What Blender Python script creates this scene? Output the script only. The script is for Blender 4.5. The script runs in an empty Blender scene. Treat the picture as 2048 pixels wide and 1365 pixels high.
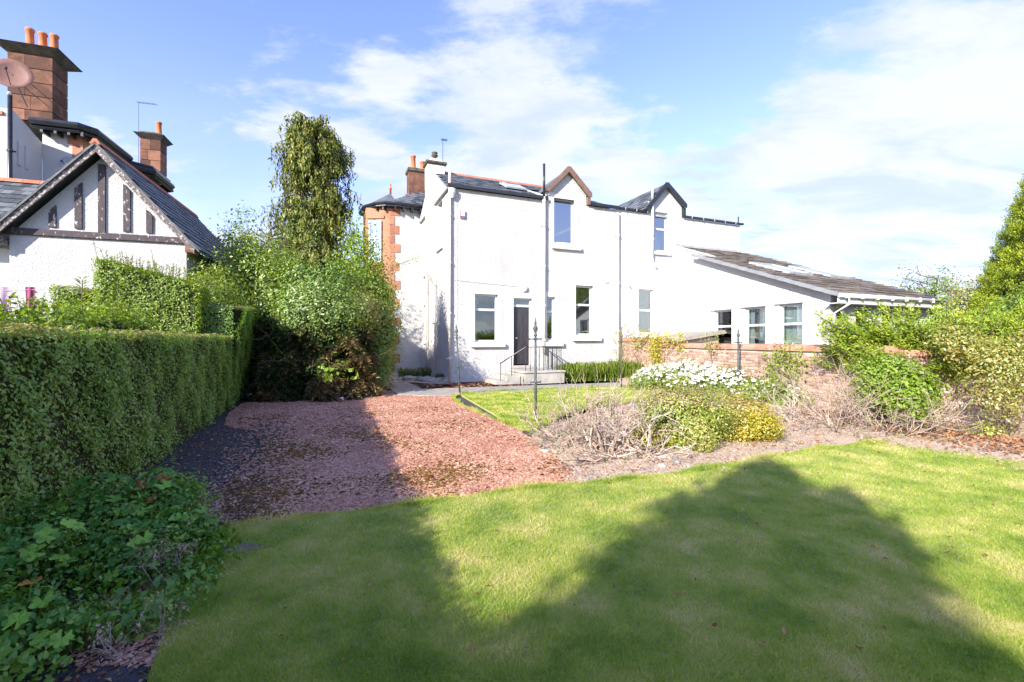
import bpy, bmesh, math, random
import numpy as np
from mathutils import Vector, Matrix
R = math.radians
rnd = random.Random(7)
rng = np.random.default_rng(11)
SC = bpy.context.scene
COL = SC.collection

# ------------------------------------------------------------------ camera, sky, sun
cam_d = bpy.data.cameras.new('camera'); cam = bpy.data.objects.new('camera', cam_d); COL.objects.link(cam)
cam.location = (0, 0, 1.6); cam.rotation_euler = (R(90), 0, 0)
cam_d.sensor_width = 36; cam_d.lens = 16.0; cam_d.clip_start = .05; cam_d.clip_end = 3000
SC.camera = cam
SUN_EL = R(25.3); SUN_H = (0.559, 0.829)          # the way the light travels over the ground
sd = Vector((SUN_H[0] * math.cos(SUN_EL), SUN_H[1] * math.cos(SUN_EL), -math.sin(SUN_EL)))
sl = bpy.data.lights.new('sun', 'SUN'); sl.energy = 2.5; sl.angle = R(.6); sl.color = (1, .925, .80)
so = bpy.data.objects.new('sun', sl); COL.objects.link(so); so.rotation_euler = sd.to_track_quat('-Z', 'Y').to_euler(); so.location = (-10, -15, 20)
SC.view_settings.view_transform = 'Standard'; SC.view_settings.look = 'None'
SC.view_settings.exposure = 2.2; SC.view_settings.gamma = 1; SC.view_settings.use_curve_mapping = False
SC.cycles.max_bounces = 7; SC.cycles.diffuse_bounces = 3; SC.cycles.transparent_max_bounces = 8
SC.cycles.use_denoising = True

world = bpy.data.worlds.new('World'); SC.world = world; world.use_nodes = True
wn = world.node_tree; wn.nodes.clear(); L = wn.links.new
def N(t, **k):
    n = wn.nodes.new(t)
    for a, b in k.items(): setattr(n, a, b)
    return n
def wmath(op, a, b=None, c=None):
    n = N('ShaderNodeMath', operation=op)
    for i, v in enumerate((a, b, c)):
        if v is None: continue
        if isinstance(v, (int, float)): n.inputs[i].default_value = v
        else: L(v, n.inputs[i])
    return n.outputs[0]
sky = N('ShaderNodeTexSky', sky_type='NISHITA', sun_disc=False)
sky.sun_elevation = SUN_EL; sky.sun_rotation = math.atan2(-SUN_H[0], -SUN_H[1]); sky.air_density = 1.0; sky.dust_density = .3; sky.ozone_density = 1.6
tc = N('ShaderNodeTexCoord'); sep = N('ShaderNodeSeparateXYZ'); L(tc.outputs['Generated'], sep.inputs[0])
zz = wmath('ADD', wmath('MAXIMUM', sep.outputs[2], 0), .16)
cx = wmath('DIVIDE', sep.outputs[0], zz); cy = wmath('DIVIDE', sep.outputs[1], zz)
cmb = N('ShaderNodeCombineXYZ'); L(cx, cmb.inputs[0]); L(cy, cmb.inputs[1])
mp = N('ShaderNodeMapping'); L(cmb.outputs[0], mp.inputs[0]); mp.inputs['Location'].default_value = (3.3, 1.9, 0); mp.inputs['Rotation'].default_value = (0, 0, .25); mp.inputs['Scale'].default_value = (.62, 1.0, 1)
n1 = N('ShaderNodeTexNoise'); L(mp.outputs[0], n1.inputs[0]); n1.inputs['Scale'].default_value = 1.5; n1.inputs['Detail'].default_value = 10; n1.inputs['Roughness'].default_value = .62; n1.inputs['Distortion'].default_value = .25
# more cloud low down and towards the right of the view
bias = wmath('ADD', wmath('MULTIPLY', sep.outputs[0], .07), wmath('MULTIPLY', wmath('SUBTRACT', .34, sep.outputs[2]), .30))
def blob(d, w, amp):
    v = Vector(d).normalized(); dt = N('ShaderNodeVectorMath', operation='DOT_PRODUCT'); L(tc.outputs['Generated'], dt.inputs[0]); dt.inputs[1].default_value = v
    m = N('ShaderNodeMapRange', interpolation_type='SMOOTHSTEP'); L(dt.outputs['Value'], m.inputs[0]); m.inputs[1].default_value = math.cos(w); m.inputs[2].default_value = 1; m.inputs[3].default_value = 0; m.inputs[4].default_value = amp
    return m.outputs[0]
def dirpx(x, y): return ((x - 1024) / 910, 1, (682.5 - y) / 910)
for d, w, a in [(dirpx(640, 160), R(12), .17), (dirpx(960, 265), R(18), .20), (dirpx(1130, 60), R(17), .16), (dirpx(1560, 320), R(22), .10),
                (dirpx(1950, 220), R(20), .10), (dirpx(420, 400), R(14), .14), (dirpx(1400, 190), R(9), -.12), (dirpx(330, 60), R(16), -.07), (dirpx(330, 330), R(9), -.08)]:
    bias = wmath('ADD', bias, blob(d, w, a))
nb_ = N('ShaderNodeTexNoise'); L(mp.outputs[0], nb_.inputs[0]); nb_.inputs['Scale'].default_value = 4.6; nb_.inputs['Detail'].default_value = 9; nb_.inputs['Roughness'].default_value = .6
cl = wmath('ADD', wmath('ADD', n1.outputs['Fac'], bias), wmath('MULTIPLY', wmath('SUBTRACT', nb_.outputs['Fac'], .5), .55))
mr = N('ShaderNodeMapRange', interpolation_type='SMOOTHSTEP'); L(cl, mr.inputs[0]); mr.inputs[1].default_value = .53; mr.inputs[2].default_value = .70; mr.inputs[4].default_value = .93
hz = N('ShaderNodeMapRange', interpolation_type='SMOOTHSTEP'); L(sep.outputs[2], hz.inputs[0]); hz.inputs[1].default_value = -.02; hz.inputs[2].default_value = .55; hz.inputs[3].default_value = .58; hz.inputs[4].default_value = 0
fac = wmath('MAXIMUM', mr.outputs[0], hz.outputs[0])
skt = N('ShaderNodeMix', data_type='RGBA', blend_type='MULTIPLY'); skt.inputs[0].default_value = 1; L(sky.outputs[0], skt.inputs[6]); skt.inputs[7].default_value = (.63, .585, .80, 1)
mx = N('ShaderNodeMix', data_type='RGBA'); L(fac, mx.inputs[0]); L(skt.outputs[2], mx.inputs[6]); mx.inputs[7].default_value = (2.15, 2.32, 2.6, 1)
n2 = N('ShaderNodeTexNoise'); L(mp.outputs[0], n2.inputs[0]); n2.inputs['Scale'].default_value = 3.1; n2.inputs['Detail'].default_value = 9; n2.inputs['Roughness'].default_value = .6; n2.inputs['Distortion'].default_value = .4
ccr = N('ShaderNodeMapRange', interpolation_type='SMOOTHSTEP'); L(n2.outputs['Fac'], ccr.inputs[0]); ccr.inputs[1].default_value = .36; ccr.inputs[2].default_value = .62
ccm = N('ShaderNodeMix', data_type='RGBA'); L(ccr.outputs[0], ccm.inputs[0]); ccm.inputs[6].default_value = (1.35, 1.56, 2.05, 1); ccm.inputs[7].default_value = (1.82, 1.88, 1.98, 1); L(ccm.outputs[2], mx.inputs[7])
bg = N('ShaderNodeBackground'); L(mx.outputs[2], bg.inputs[0]); bg.inputs[1].default_value = .12
wo = N('ShaderNodeOutputWorld'); L(bg.outputs[0], wo.inputs[0])

# ------------------------------------------------------------------ materials
def nodes(m):
    m.use_nodes = True; t = m.node_tree; t.nodes.clear(); return t
def ramp(t, cols):
    r = t.nodes.new('ShaderNodeValToRGB'); e = r.color_ramp.elements
    while len(e) < len(cols): e.new(.5)
    for i, c in enumerate(cols):
        if len(c) == 4: p, c = c[0], c[1:]
        else: p = i / max(1, len(cols) - 1)
        e[i].position = p; e[i].color = (*c, 1)
    return r
def surf(name, cols, scale=3, rough=.8, bump=.3, bscale=40, detail=6, spec=.3, bdist=.01, rand=0, stain=None, metal=0, voronoi=False, stretch=None, islands=0):
    m = bpy.data.materials.new(name); t = nodes(m); l = t.links.new
    g = t.nodes.new('ShaderNodeNewGeometry'); n = t.nodes.new('ShaderNodeTexNoise'); n.inputs['Scale'].default_value = scale; n.inputs['Detail'].default_value = detail; n.inputs['Roughness'].default_value = .62
    pos = g.outputs['Position']
    if stretch:
        mpn = t.nodes.new('ShaderNodeMapping'); l(pos, mpn.inputs[0]); mpn.inputs['Scale'].default_value = stretch; pos = mpn.outputs[0]
    l(pos, n.inputs[0])
    fac = n.outputs['Fac']
    if rand or islands:
        mm = t.nodes.new('ShaderNodeMath'); mm.operation = 'MULTIPLY_ADD'
        if rand: o = t.nodes.new('ShaderNodeObjectInfo').outputs['Random']
        else: o = g.outputs['Random Per Island']
        s = t.nodes.new('ShaderNodeMath'); s.operation = 'SUBTRACT'; l(o, s.inputs[0]); s.inputs[1].default_value = .5
        l(s.outputs[0], mm.inputs[0]); mm.inputs[1].default_value = rand or islands; l(fac, mm.inputs[2]); fac = mm.outputs[0]
    r = ramp(t, cols); r.color_ramp.elements[0].position = max(.28, 0) if len(cols) == 2 else r.color_ramp.elements[0].position
    if len(cols) == 2: r.color_ramp.elements[1].position = .72
    l(fac, r.inputs[0]); c = r.outputs[0]
    if stain:   # (colour, scale, amount, stretch)
        sc_, ss, sa, st = stain
        mp2 = t.nodes.new('ShaderNodeMapping'); l(g.outputs['Position'], mp2.inputs[0]); mp2.inputs['Scale'].default_value = st
        n2 = t.nodes.new('ShaderNodeTexNoise'); l(mp2.outputs[0], n2.inputs[0]); n2.inputs['Scale'].default_value = ss; n2.inputs['Detail'].default_value = 8; n2.inputs['Roughness'].default_value = .65
        r2 = t.nodes.new('ShaderNodeMapRange'); l(n2.outputs['Fac'], r2.inputs[0]); r2.inputs[1].default_value = .56; r2.inputs[2].default_value = .75; r2.inputs[4].default_value = sa
        mx = t.nodes.new('ShaderNodeMix'); mx.data_type = 'RGBA'; l(r2.outputs[0], mx.inputs[0]); l(c, mx.inputs[6]); mx.inputs[7].default_value = (*sc_, 1); c = mx.outputs[2]
    p = t.nodes.new('ShaderNodeBsdfPrincipled'); l(c, p.inputs['Base Color']); p.inputs['Roughness'].default_value = rough; p.inputs['Specular IOR Level'].default_value = spec; p.inputs['Metallic'].default_value = metal
    if bump:
        if voronoi:
            b = t.nodes.new('ShaderNodeTexVoronoi'); b.feature = 'SMOOTH_F1'; bo = b.outputs['Distance']
            b.inputs['Scale'].default_value = bscale
        else:
            b = t.nodes.new('ShaderNodeTexNoise'); b.inputs['Scale'].default_value = bscale; b.inputs['Detail'].default_value = 5; bo = b.outputs['Fac']
        l(pos, b.inputs[0])
        bn = t.nodes.new('ShaderNodeBump'); bn.inputs['Strength'].default_value = bump; bn.inputs['Distance'].default_value = bdist; l(bo, bn.inputs['Height']); l(bn.outputs[0], p.inputs['Normal'])
    o = t.nodes.new('ShaderNodeOutputMaterial'); l(p.outputs[0], o.inputs[0]); return m
def leafmat(name, cols, trans=.35, rough=.5, patch=None, gloss=.08, nw=.9, rw=.7, off=-.3):
    """Every leaf has its own colour (random per loose piece), with wider drifts of the plant's own colour."""
    m = bpy.data.materials.new(name); t = nodes(m); l = t.links.new
    g = t.nodes.new('ShaderNodeNewGeometry'); n = t.nodes.new('ShaderNodeTexNoise'); n.inputs['Scale'].default_value = patch or 1.5; n.inputs['Detail'].default_value = 5; n.inputs['Roughness'].default_value = .6; l(g.outputs['Position'], n.inputs[0])
    mm = t.nodes.new('ShaderNodeMath'); mm.operation = 'MULTIPLY_ADD'; l(n.outputs['Fac'], mm.inputs[0]); mm.inputs[1].default_value = nw
    m2 = t.nodes.new('ShaderNodeMath'); m2.operation = 'MULTIPLY_ADD'; l(g.outputs['Random Per Island'], m2.inputs[0]); m2.inputs[1].default_value = rw; m2.inputs[2].default_value = off; l(m2.outputs[0], mm.inputs[2])
    r = ramp(t, cols); l(mm.outputs[0], r.inputs[0])
    d = t.nodes.new('ShaderNodeBsdfDiffuse'); l(r.outputs[0], d.inputs[0])
    tr = t.nodes.new('ShaderNodeBsdfTranslucent'); hs = t.nodes.new('ShaderNodeHueSaturation'); hs.inputs['Hue'].default_value = .485; hs.inputs['Saturation'].default_value = 1.15; hs.inputs['Value'].default_value = 1.35; l(r.outputs[0], hs.inputs['Color']); l(hs.outputs[0], tr.inputs[0])
    a = t.nodes.new('ShaderNodeMixShader'); a.inputs[0].default_value = trans; l(d.outputs[0], a.inputs[1]); l(tr.outputs[0], a.inputs[2])
    gl = t.nodes.new('ShaderNodeBsdfGlossy'); gl.inputs['Roughness'].default_value = rough; gl.inputs[0].default_value = (.8, .85, .8, 1)
    b = t.nodes.new('ShaderNodeMixShader'); b.inputs[0].default_value = gloss; l(a.outputs[0], b.inputs[1]); l(gl.outputs[0], b.inputs[2])
    o = t.nodes.new('ShaderNodeOutputMaterial'); l(b.outputs[0], o.inputs[0]); return m
def glassmat(name, tint, refl):
    m = bpy.data.materials.new(name); t = nodes(m); l = t.links.new
    a = t.nodes.new('ShaderNodeBsdfTransparent'); a.inputs[0].default_value = (*tint, 1)
    gl = t.nodes.new('ShaderNodeBsdfGlossy'); gl.inputs['Roughness'].default_value = .01; gl.inputs[0].default_value = (.9, .95, 1, 1)
    lw = t.nodes.new('ShaderNodeFresnel'); lw.inputs[0].default_value = 1.5
    ad = t.nodes.new('ShaderNodeMath'); ad.operation = 'ADD'; l(lw.outputs[0], ad.inputs[0]); ad.inputs[1].default_value = refl
    mx = t.nodes.new('ShaderNodeMixShader'); l(ad.outputs[0], mx.inputs[0]); l(a.outputs[0], mx.inputs[1]); l(gl.outputs[0], mx.inputs[2])
    o = t.nodes.new('ShaderNodeOutputMaterial'); l(mx.outputs[0], o.inputs[0]); return m

M = {}
M['render'] = surf('white_render', [(0.41, 0.41, 0.405), (0.52, 0.52, 0.515)], scale=1.4, bump=.9, bscale=30, bdist=.024, rough=.9, voronoi=True, stain=((.30, .29, .26), 1.1, .5, (1, 1, .3)))
M['harl'] = surf('roughcast_render', [(0.38, 0.38, 0.38), (0.5, 0.5, 0.5)], scale=1.2, bump=.75, bscale=38, bdist=.02, rough=.9, voronoi=True, stain=((.5, .5, .47), 1.8, .3, (1, 1, .5)))
M['smooth'] = surf('smooth_white_render', [(0.47, 0.47, 0.47), (0.55, 0.55, 0.55)], scale=1, bump=.5, bscale=60, rough=.85, stain=((.42, .41, .38), 1.2, .35, (1, 1, .4)))
M['old_render'] = surf('stained_render', [(.45, .44, .40), (.72, .71, .67)], scale=2.2, bump=.7, bscale=22, bdist=.02, rough=.9, stain=((.24, .22, .17), 2.2, .75, (1, 1, .5)))
M['band'] = surf('white_painted_stone', [(0.6, 0.6, 0.6), (0.66, 0.66, 0.66)], scale=3, bump=.25, bscale=35, rough=.75)
M['upvc'] = surf('white_window_plastic', [(0.62, 0.63, 0.64), (0.68, 0.68, 0.69)], scale=4, bump=0, rough=.3, spec=.5)
M['pipe'] = surf('painted_pipe', [(0.54, 0.53, 0.5), (0.63, 0.62, 0.6)], scale=5, bump=.2, bscale=50, rough=.55, stain=((.32, .15, .07), 3.5, .7, (1, 1, .5)))
M['rust_pipe'] = surf('peeling_pipe', [(.52, .48, .42), (.70, .68, .62)], scale=5, bump=.3, bscale=50, rough=.7, stain=((.28, .12, .06), 2.5, 1.0, (1, 1, .4)))
M['black'] = surf('black_paint', [(.012, .014, .018), (.03, .032, .04)], scale=8, bump=.1, bscale=60, rough=.35, spec=.5)
M['iron'] = surf('old_iron', [(.035, .045, .05), (.085, .10, .105)], scale=9, bump=.3, bscale=80, rough=.55, stain=((.28, .11, .04), 5, 1.0, (1, 1, .4)), spec=.4)
M['sand'] = surf('red_sandstone', [(0.29, 0.125, 0.08), (0.41, 0.2, 0.125)], scale=4, bump=.4, bscale=45, rough=.85, rand=.35, stain=((.20, .10, .07), 2, .4, (1, 1, 1)))
M['sand_old'] = surf('weathered_sandstone', [(0.09, 0.045, 0.032), (0.26, 0.125, 0.08)], scale=3, bump=.5, bscale=35, rough=.9, rand=.5, stain=((.05, .04, .035), 2.5, .85, (1, 1, 1.6)))
M['cop'] = surf('coping_sandstone', [(.33, .15, .10), (.52, .27, .19)], scale=3, bump=.4, bscale=40, rough=.9, rand=.4, stain=((.36, .33, .28), 3, .6, (1, 1, 1)))
M['dark_stone'] = surf('sooty_stone', [(.045, .042, .038), (.15, .135, .11)], scale=4, bump=.5, bscale=40, rough=.9)
M['pot'] = surf('terracotta', [(.42, .13, .05), (.56, .20, .09)], scale=5, bump=.2, bscale=60, rough=.75)
M['ridge'] = surf('terracotta_ridge', [(.34, .12, .07), (.46, .19, .12)], scale=5, bump=.3, bscale=60, rough=.85, rand=.3)
M['slate'] = surf('slate', [(.045, .052, .062), (.13, .145, .16)], scale=2.5, bump=.3, bscale=50, rough=.6, rand=.7, spec=.4, stain=((.20, .19, .15), 3, .35, (1, 1, 1)))
M['slate_far'] = surf('slate_field', [(.05, .058, .07), (.13, .145, .165)], scale=2.5, bump=.3, bscale=50, rough=.6, islands=.7, spec=.4)
M['tile'] = surf('concrete_tile', [(.085, .07, .06), (.21, .18, .155)], scale=4, bump=.5, bscale=60, rough=.9, rand=.6, stain=((.30, .29, .24), 6, .5, (1, 1, 1)))
M['verge'] = surf('grey_verge_plastic', [(0.17, 0.18, 0.2), (0.24, 0.26, 0.28)], scale=3, bump=.1, rough=.5)
M['lead'] = surf('lead', [(.25, .27, .29), (.42, .44, .46)], scale=4, bump=.2, bscale=20, rough=.5)
M['timber'] = surf('peeling_black_timber', [(0, .03, .026, .03), (.60, .075, .062, .07), (.64, .40, .37, .36), (1, .55, .52, .5)], scale=16, bump=.6, bscale=60, rough=.8, stretch=(1, 1, .5))
M['barge'] = surf('peeling_bargeboard', [(0, .07, .058, .062), (.53, .13, .11, .115), (.59, .42, .39, .38), (1, .6, .57, .54)], scale=17, bump=.6, bscale=60, rough=.85)
M['brown'] = surf('brown_bargeboard', [(0.13, 0.075, 0.055), (0.21, 0.135, 0.105)], scale=4, bump=.2, rough=.6)
M['door'] = surf('dark_door', [(0.022, 0.02, 0.026), (0.05, 0.045, 0.055)], scale=3, bump=.1, bscale=30, rough=.22, spec=.6, stretch=(4, 4, .6))
M['conc'] = surf('concrete', [(0.28, 0.265, 0.24), (0.44, 0.42, 0.38)], scale=3, bump=.4, bscale=50, rough=.9, stain=((.16, .15, .12), 2.5, .6, (1, 1, 1)))
M['path'] = surf('path_concrete', [(.22, .21, .19), (.36, .345, .31)], scale=2.5, bump=.4, bscale=60, rough=.9, stain=((.14, .15, .10), 1.8, .5, (1, 1, 1)))
M['brick'] = surf('old_brick', [(0.19, 0.125, 0.1), (0.33, 0.21, 0.165), (0.44, 0.29, 0.23), (0.5, 0.39, 0.33)], scale=9, bump=.6, bscale=70, rough=.92, rand=.75)
M['brick_far'] = surf('old_brick_field', [(0.19, 0.125, 0.1), (0.33, 0.21, 0.165), (0.44, 0.29, 0.23), (0.5, 0.39, 0.33)], scale=9, bump=.6, bscale=70, rough=.92, islands=.75)
M['mortar'] = surf('lime_mortar', [(.40, .34, .29), (.56, .49, .43)], scale=10, bump=.5, bscale=60, rough=.95)
M['ochre'] = surf('ochre_wall', [(.34, .27, .13), (.42, .33, .17)], scale=2, bump=0, rough=.9)
M['cream'] = surf('cream_wall', [(.60, .58, .52), (.70, .68, .62)], scale=2, bump=0, rough=.9)
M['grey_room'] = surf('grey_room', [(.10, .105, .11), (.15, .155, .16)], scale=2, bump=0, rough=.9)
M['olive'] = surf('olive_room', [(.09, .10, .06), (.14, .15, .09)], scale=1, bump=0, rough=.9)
M['curtain'] = surf('net_curtain', [(.55, .56, .57), (.72, .73, .74)], scale=14, bump=.5, bscale=9, bdist=.05, rough=.9, stretch=(1, 1, .05))
M['teal'] = surf('blue_curtain', [(.12, .17, .19), (.26, .33, .36)], scale=14, bump=.5, bscale=9, bdist=.05, rough=.9, stretch=(1, 1, .05))
M['glass'] = glassmat('window_glass', (.80, .86, .85), .10)
M['skyglass'] = glassmat('reflective_glass', (.35, .42, .5), .34)
M['lamp'] = surf('lamp_opal', [(.70, .70, .68), (.78, .78, .76)], bump=0, rough=.35)
M['alarm_w'] = surf('alarm_white', [(.75, .75, .74), (.82, .82, .8)], bump=0, rough=.4)
M['alarm_r'] = surf('alarm_red', [(.35, .10, .09), (.42, .13, .12)], bump=0, rough=.4)
M['alarm_b'] = surf('alarm_blue', [(.09, .07, .28), (.13, .10, .36)], bump=0, rough=.4)
M['cable'] = surf('cable', [(.45, .45, .43), (.55, .55, .52)], bump=0, rough=.6)
M['dish'] = surf('dish_mesh', [(0.19, 0.1, 0.08), (0.26, 0.145, 0.115)], bump=.2, bscale=80, rough=.5)
M['dish_grey'] = surf('dish_grey', [(.30, .32, .34), (.36, .38, .40)], bump=0, rough=.5)
M['gravel'] = surf('red_gravel', [(0.2, 0.085, 0.055), (0.42, 0.2, 0.14), (0.54, 0.3, 0.22)], scale=60, detail=4, bump=1, bscale=90, bdist=.02, rough=.95, stain=((.09, .045, .02), 1.6, .8, (1, 1, 1)))
M['chip'] = leafmat('gravel_chips', [(0.22, 0.09, 0.055), (0.46, 0.22, 0.14), (0.6, 0.33, 0.22), (0.72, 0.49, 0.36)], trans=0, patch=1.2, gloss=.02)
M['moss'] = leafmat('moss_crumbs', [(.06, .028, .010), (.13, .065, .018), (.20, .11, .03), (.12, .13, .03)], trans=0, patch=2, gloss=0)
M['soil'] = surf('dry_soil', [(0.34, 0.245, 0.17), (0.48, 0.365, 0.27), (0.57, 0.455, 0.35)], scale=14, bump=.9, bscale=45, bdist=.03, rough=.97, stain=((.12, .075, .05), 3, .5, (1, 1, 1)))
M['dsoil'] = surf('damp_soil', [(0.045, 0.042, 0.045), (0.1, 0.09, 0.09)], scale=16, bump=.9, bscale=50, bdist=.03, rough=.9, stain=((.16, .11, .09), 12, .6, (1, 1, 1)))
M['clod'] = leafmat('soil_clods', [(0.26, 0.185, 0.13), (0.4, 0.3, 0.22), (0.54, 0.43, 0.33)], trans=0, patch=3, gloss=0)
M['dclod'] = leafmat('dark_clods', [(.02, .018, .02), (.06, .05, .048), (.13, .10, .08)], trans=0, patch=3, gloss=.02)
M['bare'] = surf('bare_earth_patch', [(.10,.075,.05),(.20,.16,.10),(.26,.24,.12)], scale=18, bump=.9, bscale=50, bdist=.02, rough=.97)
M['field'] = surf('field_grass', [(.05, .08, .02), (.10, .13, .04)], scale=1, bump=.5, bscale=30, rough=.95)
M['turf'] = surf('turf', [(0.24, 0.3, 0.06), (0.36, 0.38, 0.12), (0.52, 0.48, 0.28)], scale=1.6, bump=.9, bscale=110, bdist=.02, rough=.95, stain=((.27, .24, .11), 2.2, .6, (1, 1, 1)))
M['blade'] = leafmat('grass_blades', [(0.17, 0.28, 0.025), (0.29, 0.4, 0.05), (0.46, 0.5, 0.11), (0.66, 0.59, 0.28)], trans=.45, patch=2.1, gloss=.03, nw=2.7, rw=.5, off=-1.12)
M['privet'] = leafmat('privet_leaves', [(0.08, 0.18, 0.025), (0.15, 0.29, 0.045), (0.25, 0.39, 0.07), (0.42, 0.46, 0.16)], trans=.35, patch=2.2, gloss=.045, rough=.4)
M['privet_top'] = leafmat('clipped_privet', [(0.13, 0.17, 0.03), (0.23, 0.25, 0.06), (0.34, 0.32, 0.11), (0.42, 0.37, 0.18)], trans=.35, patch=3, gloss=.06)
M['brightleaf'] = leafmat('fresh_leaves', [(0.12, 0.21, 0.018), (0.2, 0.31, 0.028), (0.31, 0.39, 0.05)], trans=.4, patch=2, gloss=.04, rough=.5)
M['yellowleaf'] = leafmat('yellow_green_leaves', [(0.12, 0.21, 0.018), (0.22, 0.32, 0.025), (0.37, 0.41, 0.04)], trans=.42, patch=1.2)
M['goldleaf'] = leafmat('golden_leaves', [(0.22, 0.26, 0.016), (0.44, 0.4, 0.03), (0.62, 0.5, 0.05)], trans=.4, patch=1.5)
M['mixleaf'] = leafmat('mixed_leaves', [(0.055, 0.125, 0.016), (0.115, 0.21, 0.026), (0.2, 0.3, 0.04), (0.31, 0.32, 0.07)], trans=.35, patch=.9)
M['roseleaf'] = leafmat('rose_leaves', [(0.12, 0.19, 0.035), (0.24, 0.28, 0.055), (0.38, 0.34, 0.07), (0.48, 0.32, 0.13)], trans=.35, patch=2)
M['spirea'] = leafmat('spiraea_leaves', [(0.14, 0.24, 0.03), (0.27, 0.36, 0.045), (0.42, 0.42, 0.07), (0.5, 0.36, 0.2)], trans=.38, patch=2.5)
M['darkfir'] = leafmat('dark_fir', [(0.018, 0.034, 0.012), (0.038, 0.065, 0.02), (0.065, 0.1, 0.03)], trans=.15, patch=1.5, gloss=.03)
M['deadfir'] = leafmat('dead_fir', [(0.09, 0.07, 0.03), (0.19, 0.145, 0.06), (0.27, 0.21, 0.1)], trans=.2, patch=2, gloss=.02)
M['cypress'] = leafmat('cypress_sprays', [(0.03, 0.06, 0.009), (0.085, 0.125, 0.018), (0.2, 0.21, 0.035), (0.32, 0.3, 0.06)], trans=.25, patch=.9, gloss=.03)
M['goldcon'] = leafmat('golden_cypress', [(0.1, 0.18, 0.014), (0.22, 0.32, 0.024), (0.38, 0.45, 0.035), (0.54, 0.54, 0.06)], trans=.3, patch=1.4, gloss=.03)
M['juniper'] = leafmat('juniper_sprays', [(0.04, 0.09, 0.01), (0.14, 0.24, 0.018), (0.3, 0.38, 0.03), (0.46, 0.46, 0.05)], trans=.3, patch=1.2, gloss=.03)
M['strap'] = leafmat('strap_leaves', [(0.09, 0.16, 0.016), (0.19, 0.28, 0.028), (0.32, 0.36, 0.05)], trans=.4, patch=3, gloss=.06)
M['tuft'] = leafmat('grass_tuft', [(.05, .09, .02), (.10, .14, .035), (.20, .20, .08)], trans=.3, patch=3)
M['mallow'] = leafmat('lobed_leaves', [(0.05, 0.16, 0.018), (0.12, 0.27, 0.028), (0.24, 0.37, 0.045)], trans=.3, patch=2.0, gloss=.05)
M['lobed'] = surf('lobed_leaf', [(0.05, 0.17, 0.02), (0.2, 0.38, 0.04)], scale=3, bump=.4, bscale=60, rough=.5, rand=.9, spec=.3)
M['lobed_red'] = surf('autumn_leaf', [(.30, .06, .03), (.42, .22, .03)], scale=3, bump=.4, bscale=60, rough=.6, rand=.9)
M['petal'] = leafmat('white_petals', [(.70, .70, .68), (.80, .80, .78), (.84, .84, .80)], trans=.2, patch=2, gloss=.02)
M['eye'] = leafmat('yellow_eyes', [(.5, .36, .03), (.6, .44, .05)], trans=0, patch=2)
M['pinkbloom'] = leafmat('pink_blooms', [(.45, .10, .16), (.60, .22, .30)], trans=.2, patch=2)
M['fadedbloom'] = leafmat('faded_flowerheads', [(0.34, 0.22, 0.15), (0.52, 0.36, 0.28), (0.62, 0.47, 0.38)], trans=.2, patch=3, gloss=0)
M['dead'] = surf('dead_wood', [(0.27, 0.2, 0.15), (0.44, 0.35, 0.29)], scale=8, bump=.4, bscale=60, rough=.9, islands=.6)
M['dead_pale'] = surf('bleached_wood', [(0.4, 0.33, 0.28), (0.55, 0.47, 0.41)], scale=8, bump=.4, bscale=60, rough=.9)
M['bark'] = surf('bark', [(.07, .05, .04), (.17, .13, .10)], scale=6, bump=.8, bscale=25, bdist=.03, rough=.95, stretch=(1, 1, .3))
M['twig'] = surf('twigs', [(0.1, 0.075, 0.045), (0.19, 0.145, 0.09)], scale=8, bump=.3, rough=.9)
M['core'] = surf('shaded_core', [(0.022, 0.03, 0.01), (0.06, 0.06, 0.025)], scale=12, bump=.9, bscale=25, bdist=.05, rough=1)  # shade between the leaves, put into the colour of solid plant cores
M['litter'] = leafmat('fallen_leaves', [(.13, .06, .03), (.27, .12, .06), (.40, .20, .10), (.45, .33, .2)], trans=.1, patch=3, gloss=0)
M['rock'] = surf('grey_rock', [(0.26, 0.24, 0.21), (0.46, 0.43, 0.39)], scale=6, bump=.5, bscale=30, rough=.9, rand=.5)
M['shoe_w'] = surf('shoe_white', [(.62, .60, .60), (.78, .77, .77)], bump=0, rough=.5)
M['shoe_p'] = surf('shoe_pink', [(.55, .10, .14), (.65, .18, .22)], bump=0, rough=.5)
M['cloth_b'] = surf('blue_cloth', [(.10, .14, .19), (.16, .20, .26)], bump=.3, bscale=20, rough=.95)
M['cloth_p'] = surf('pink_cloth', [(.52, .36, .46), (.62, .46, .55)], bump=.3, bscale=20, rough=.95)
M['cloth_m'] = surf('magenta_cloth', [(.25, .05, .12), (.34, .08, .18)], bump=.3, bscale=20, rough=.95)
M['cloth_g'] = surf('mint_cloth', [(.30, .45, .42), (.38, .54, .5)], bump=.3, bscale=20, rough=.95)
M['wire'] = surf('galvanised_wire', [(.45, .46, .46), (.6, .6, .6)], bump=0, rough=.4, metal=.6)
M['felt'] = surf('roofing_felt', [(.20, .19, .18), (.36, .34, .31)], scale=5, bump=.5, bscale=60, rough=.95, stretch=(1, 1, 1), stain=((.16, .12, .06), 3, .7, (1, 1, 1)))
M['scrap_y'] = surf('yellow_card', [(.7, .45, .15), (.8, .55, .2)], bump=0)
M['scrap_b'] = surf('blue_card', [(.1, .25, .65), (.15, .32, .75)], bump=0)

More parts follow.
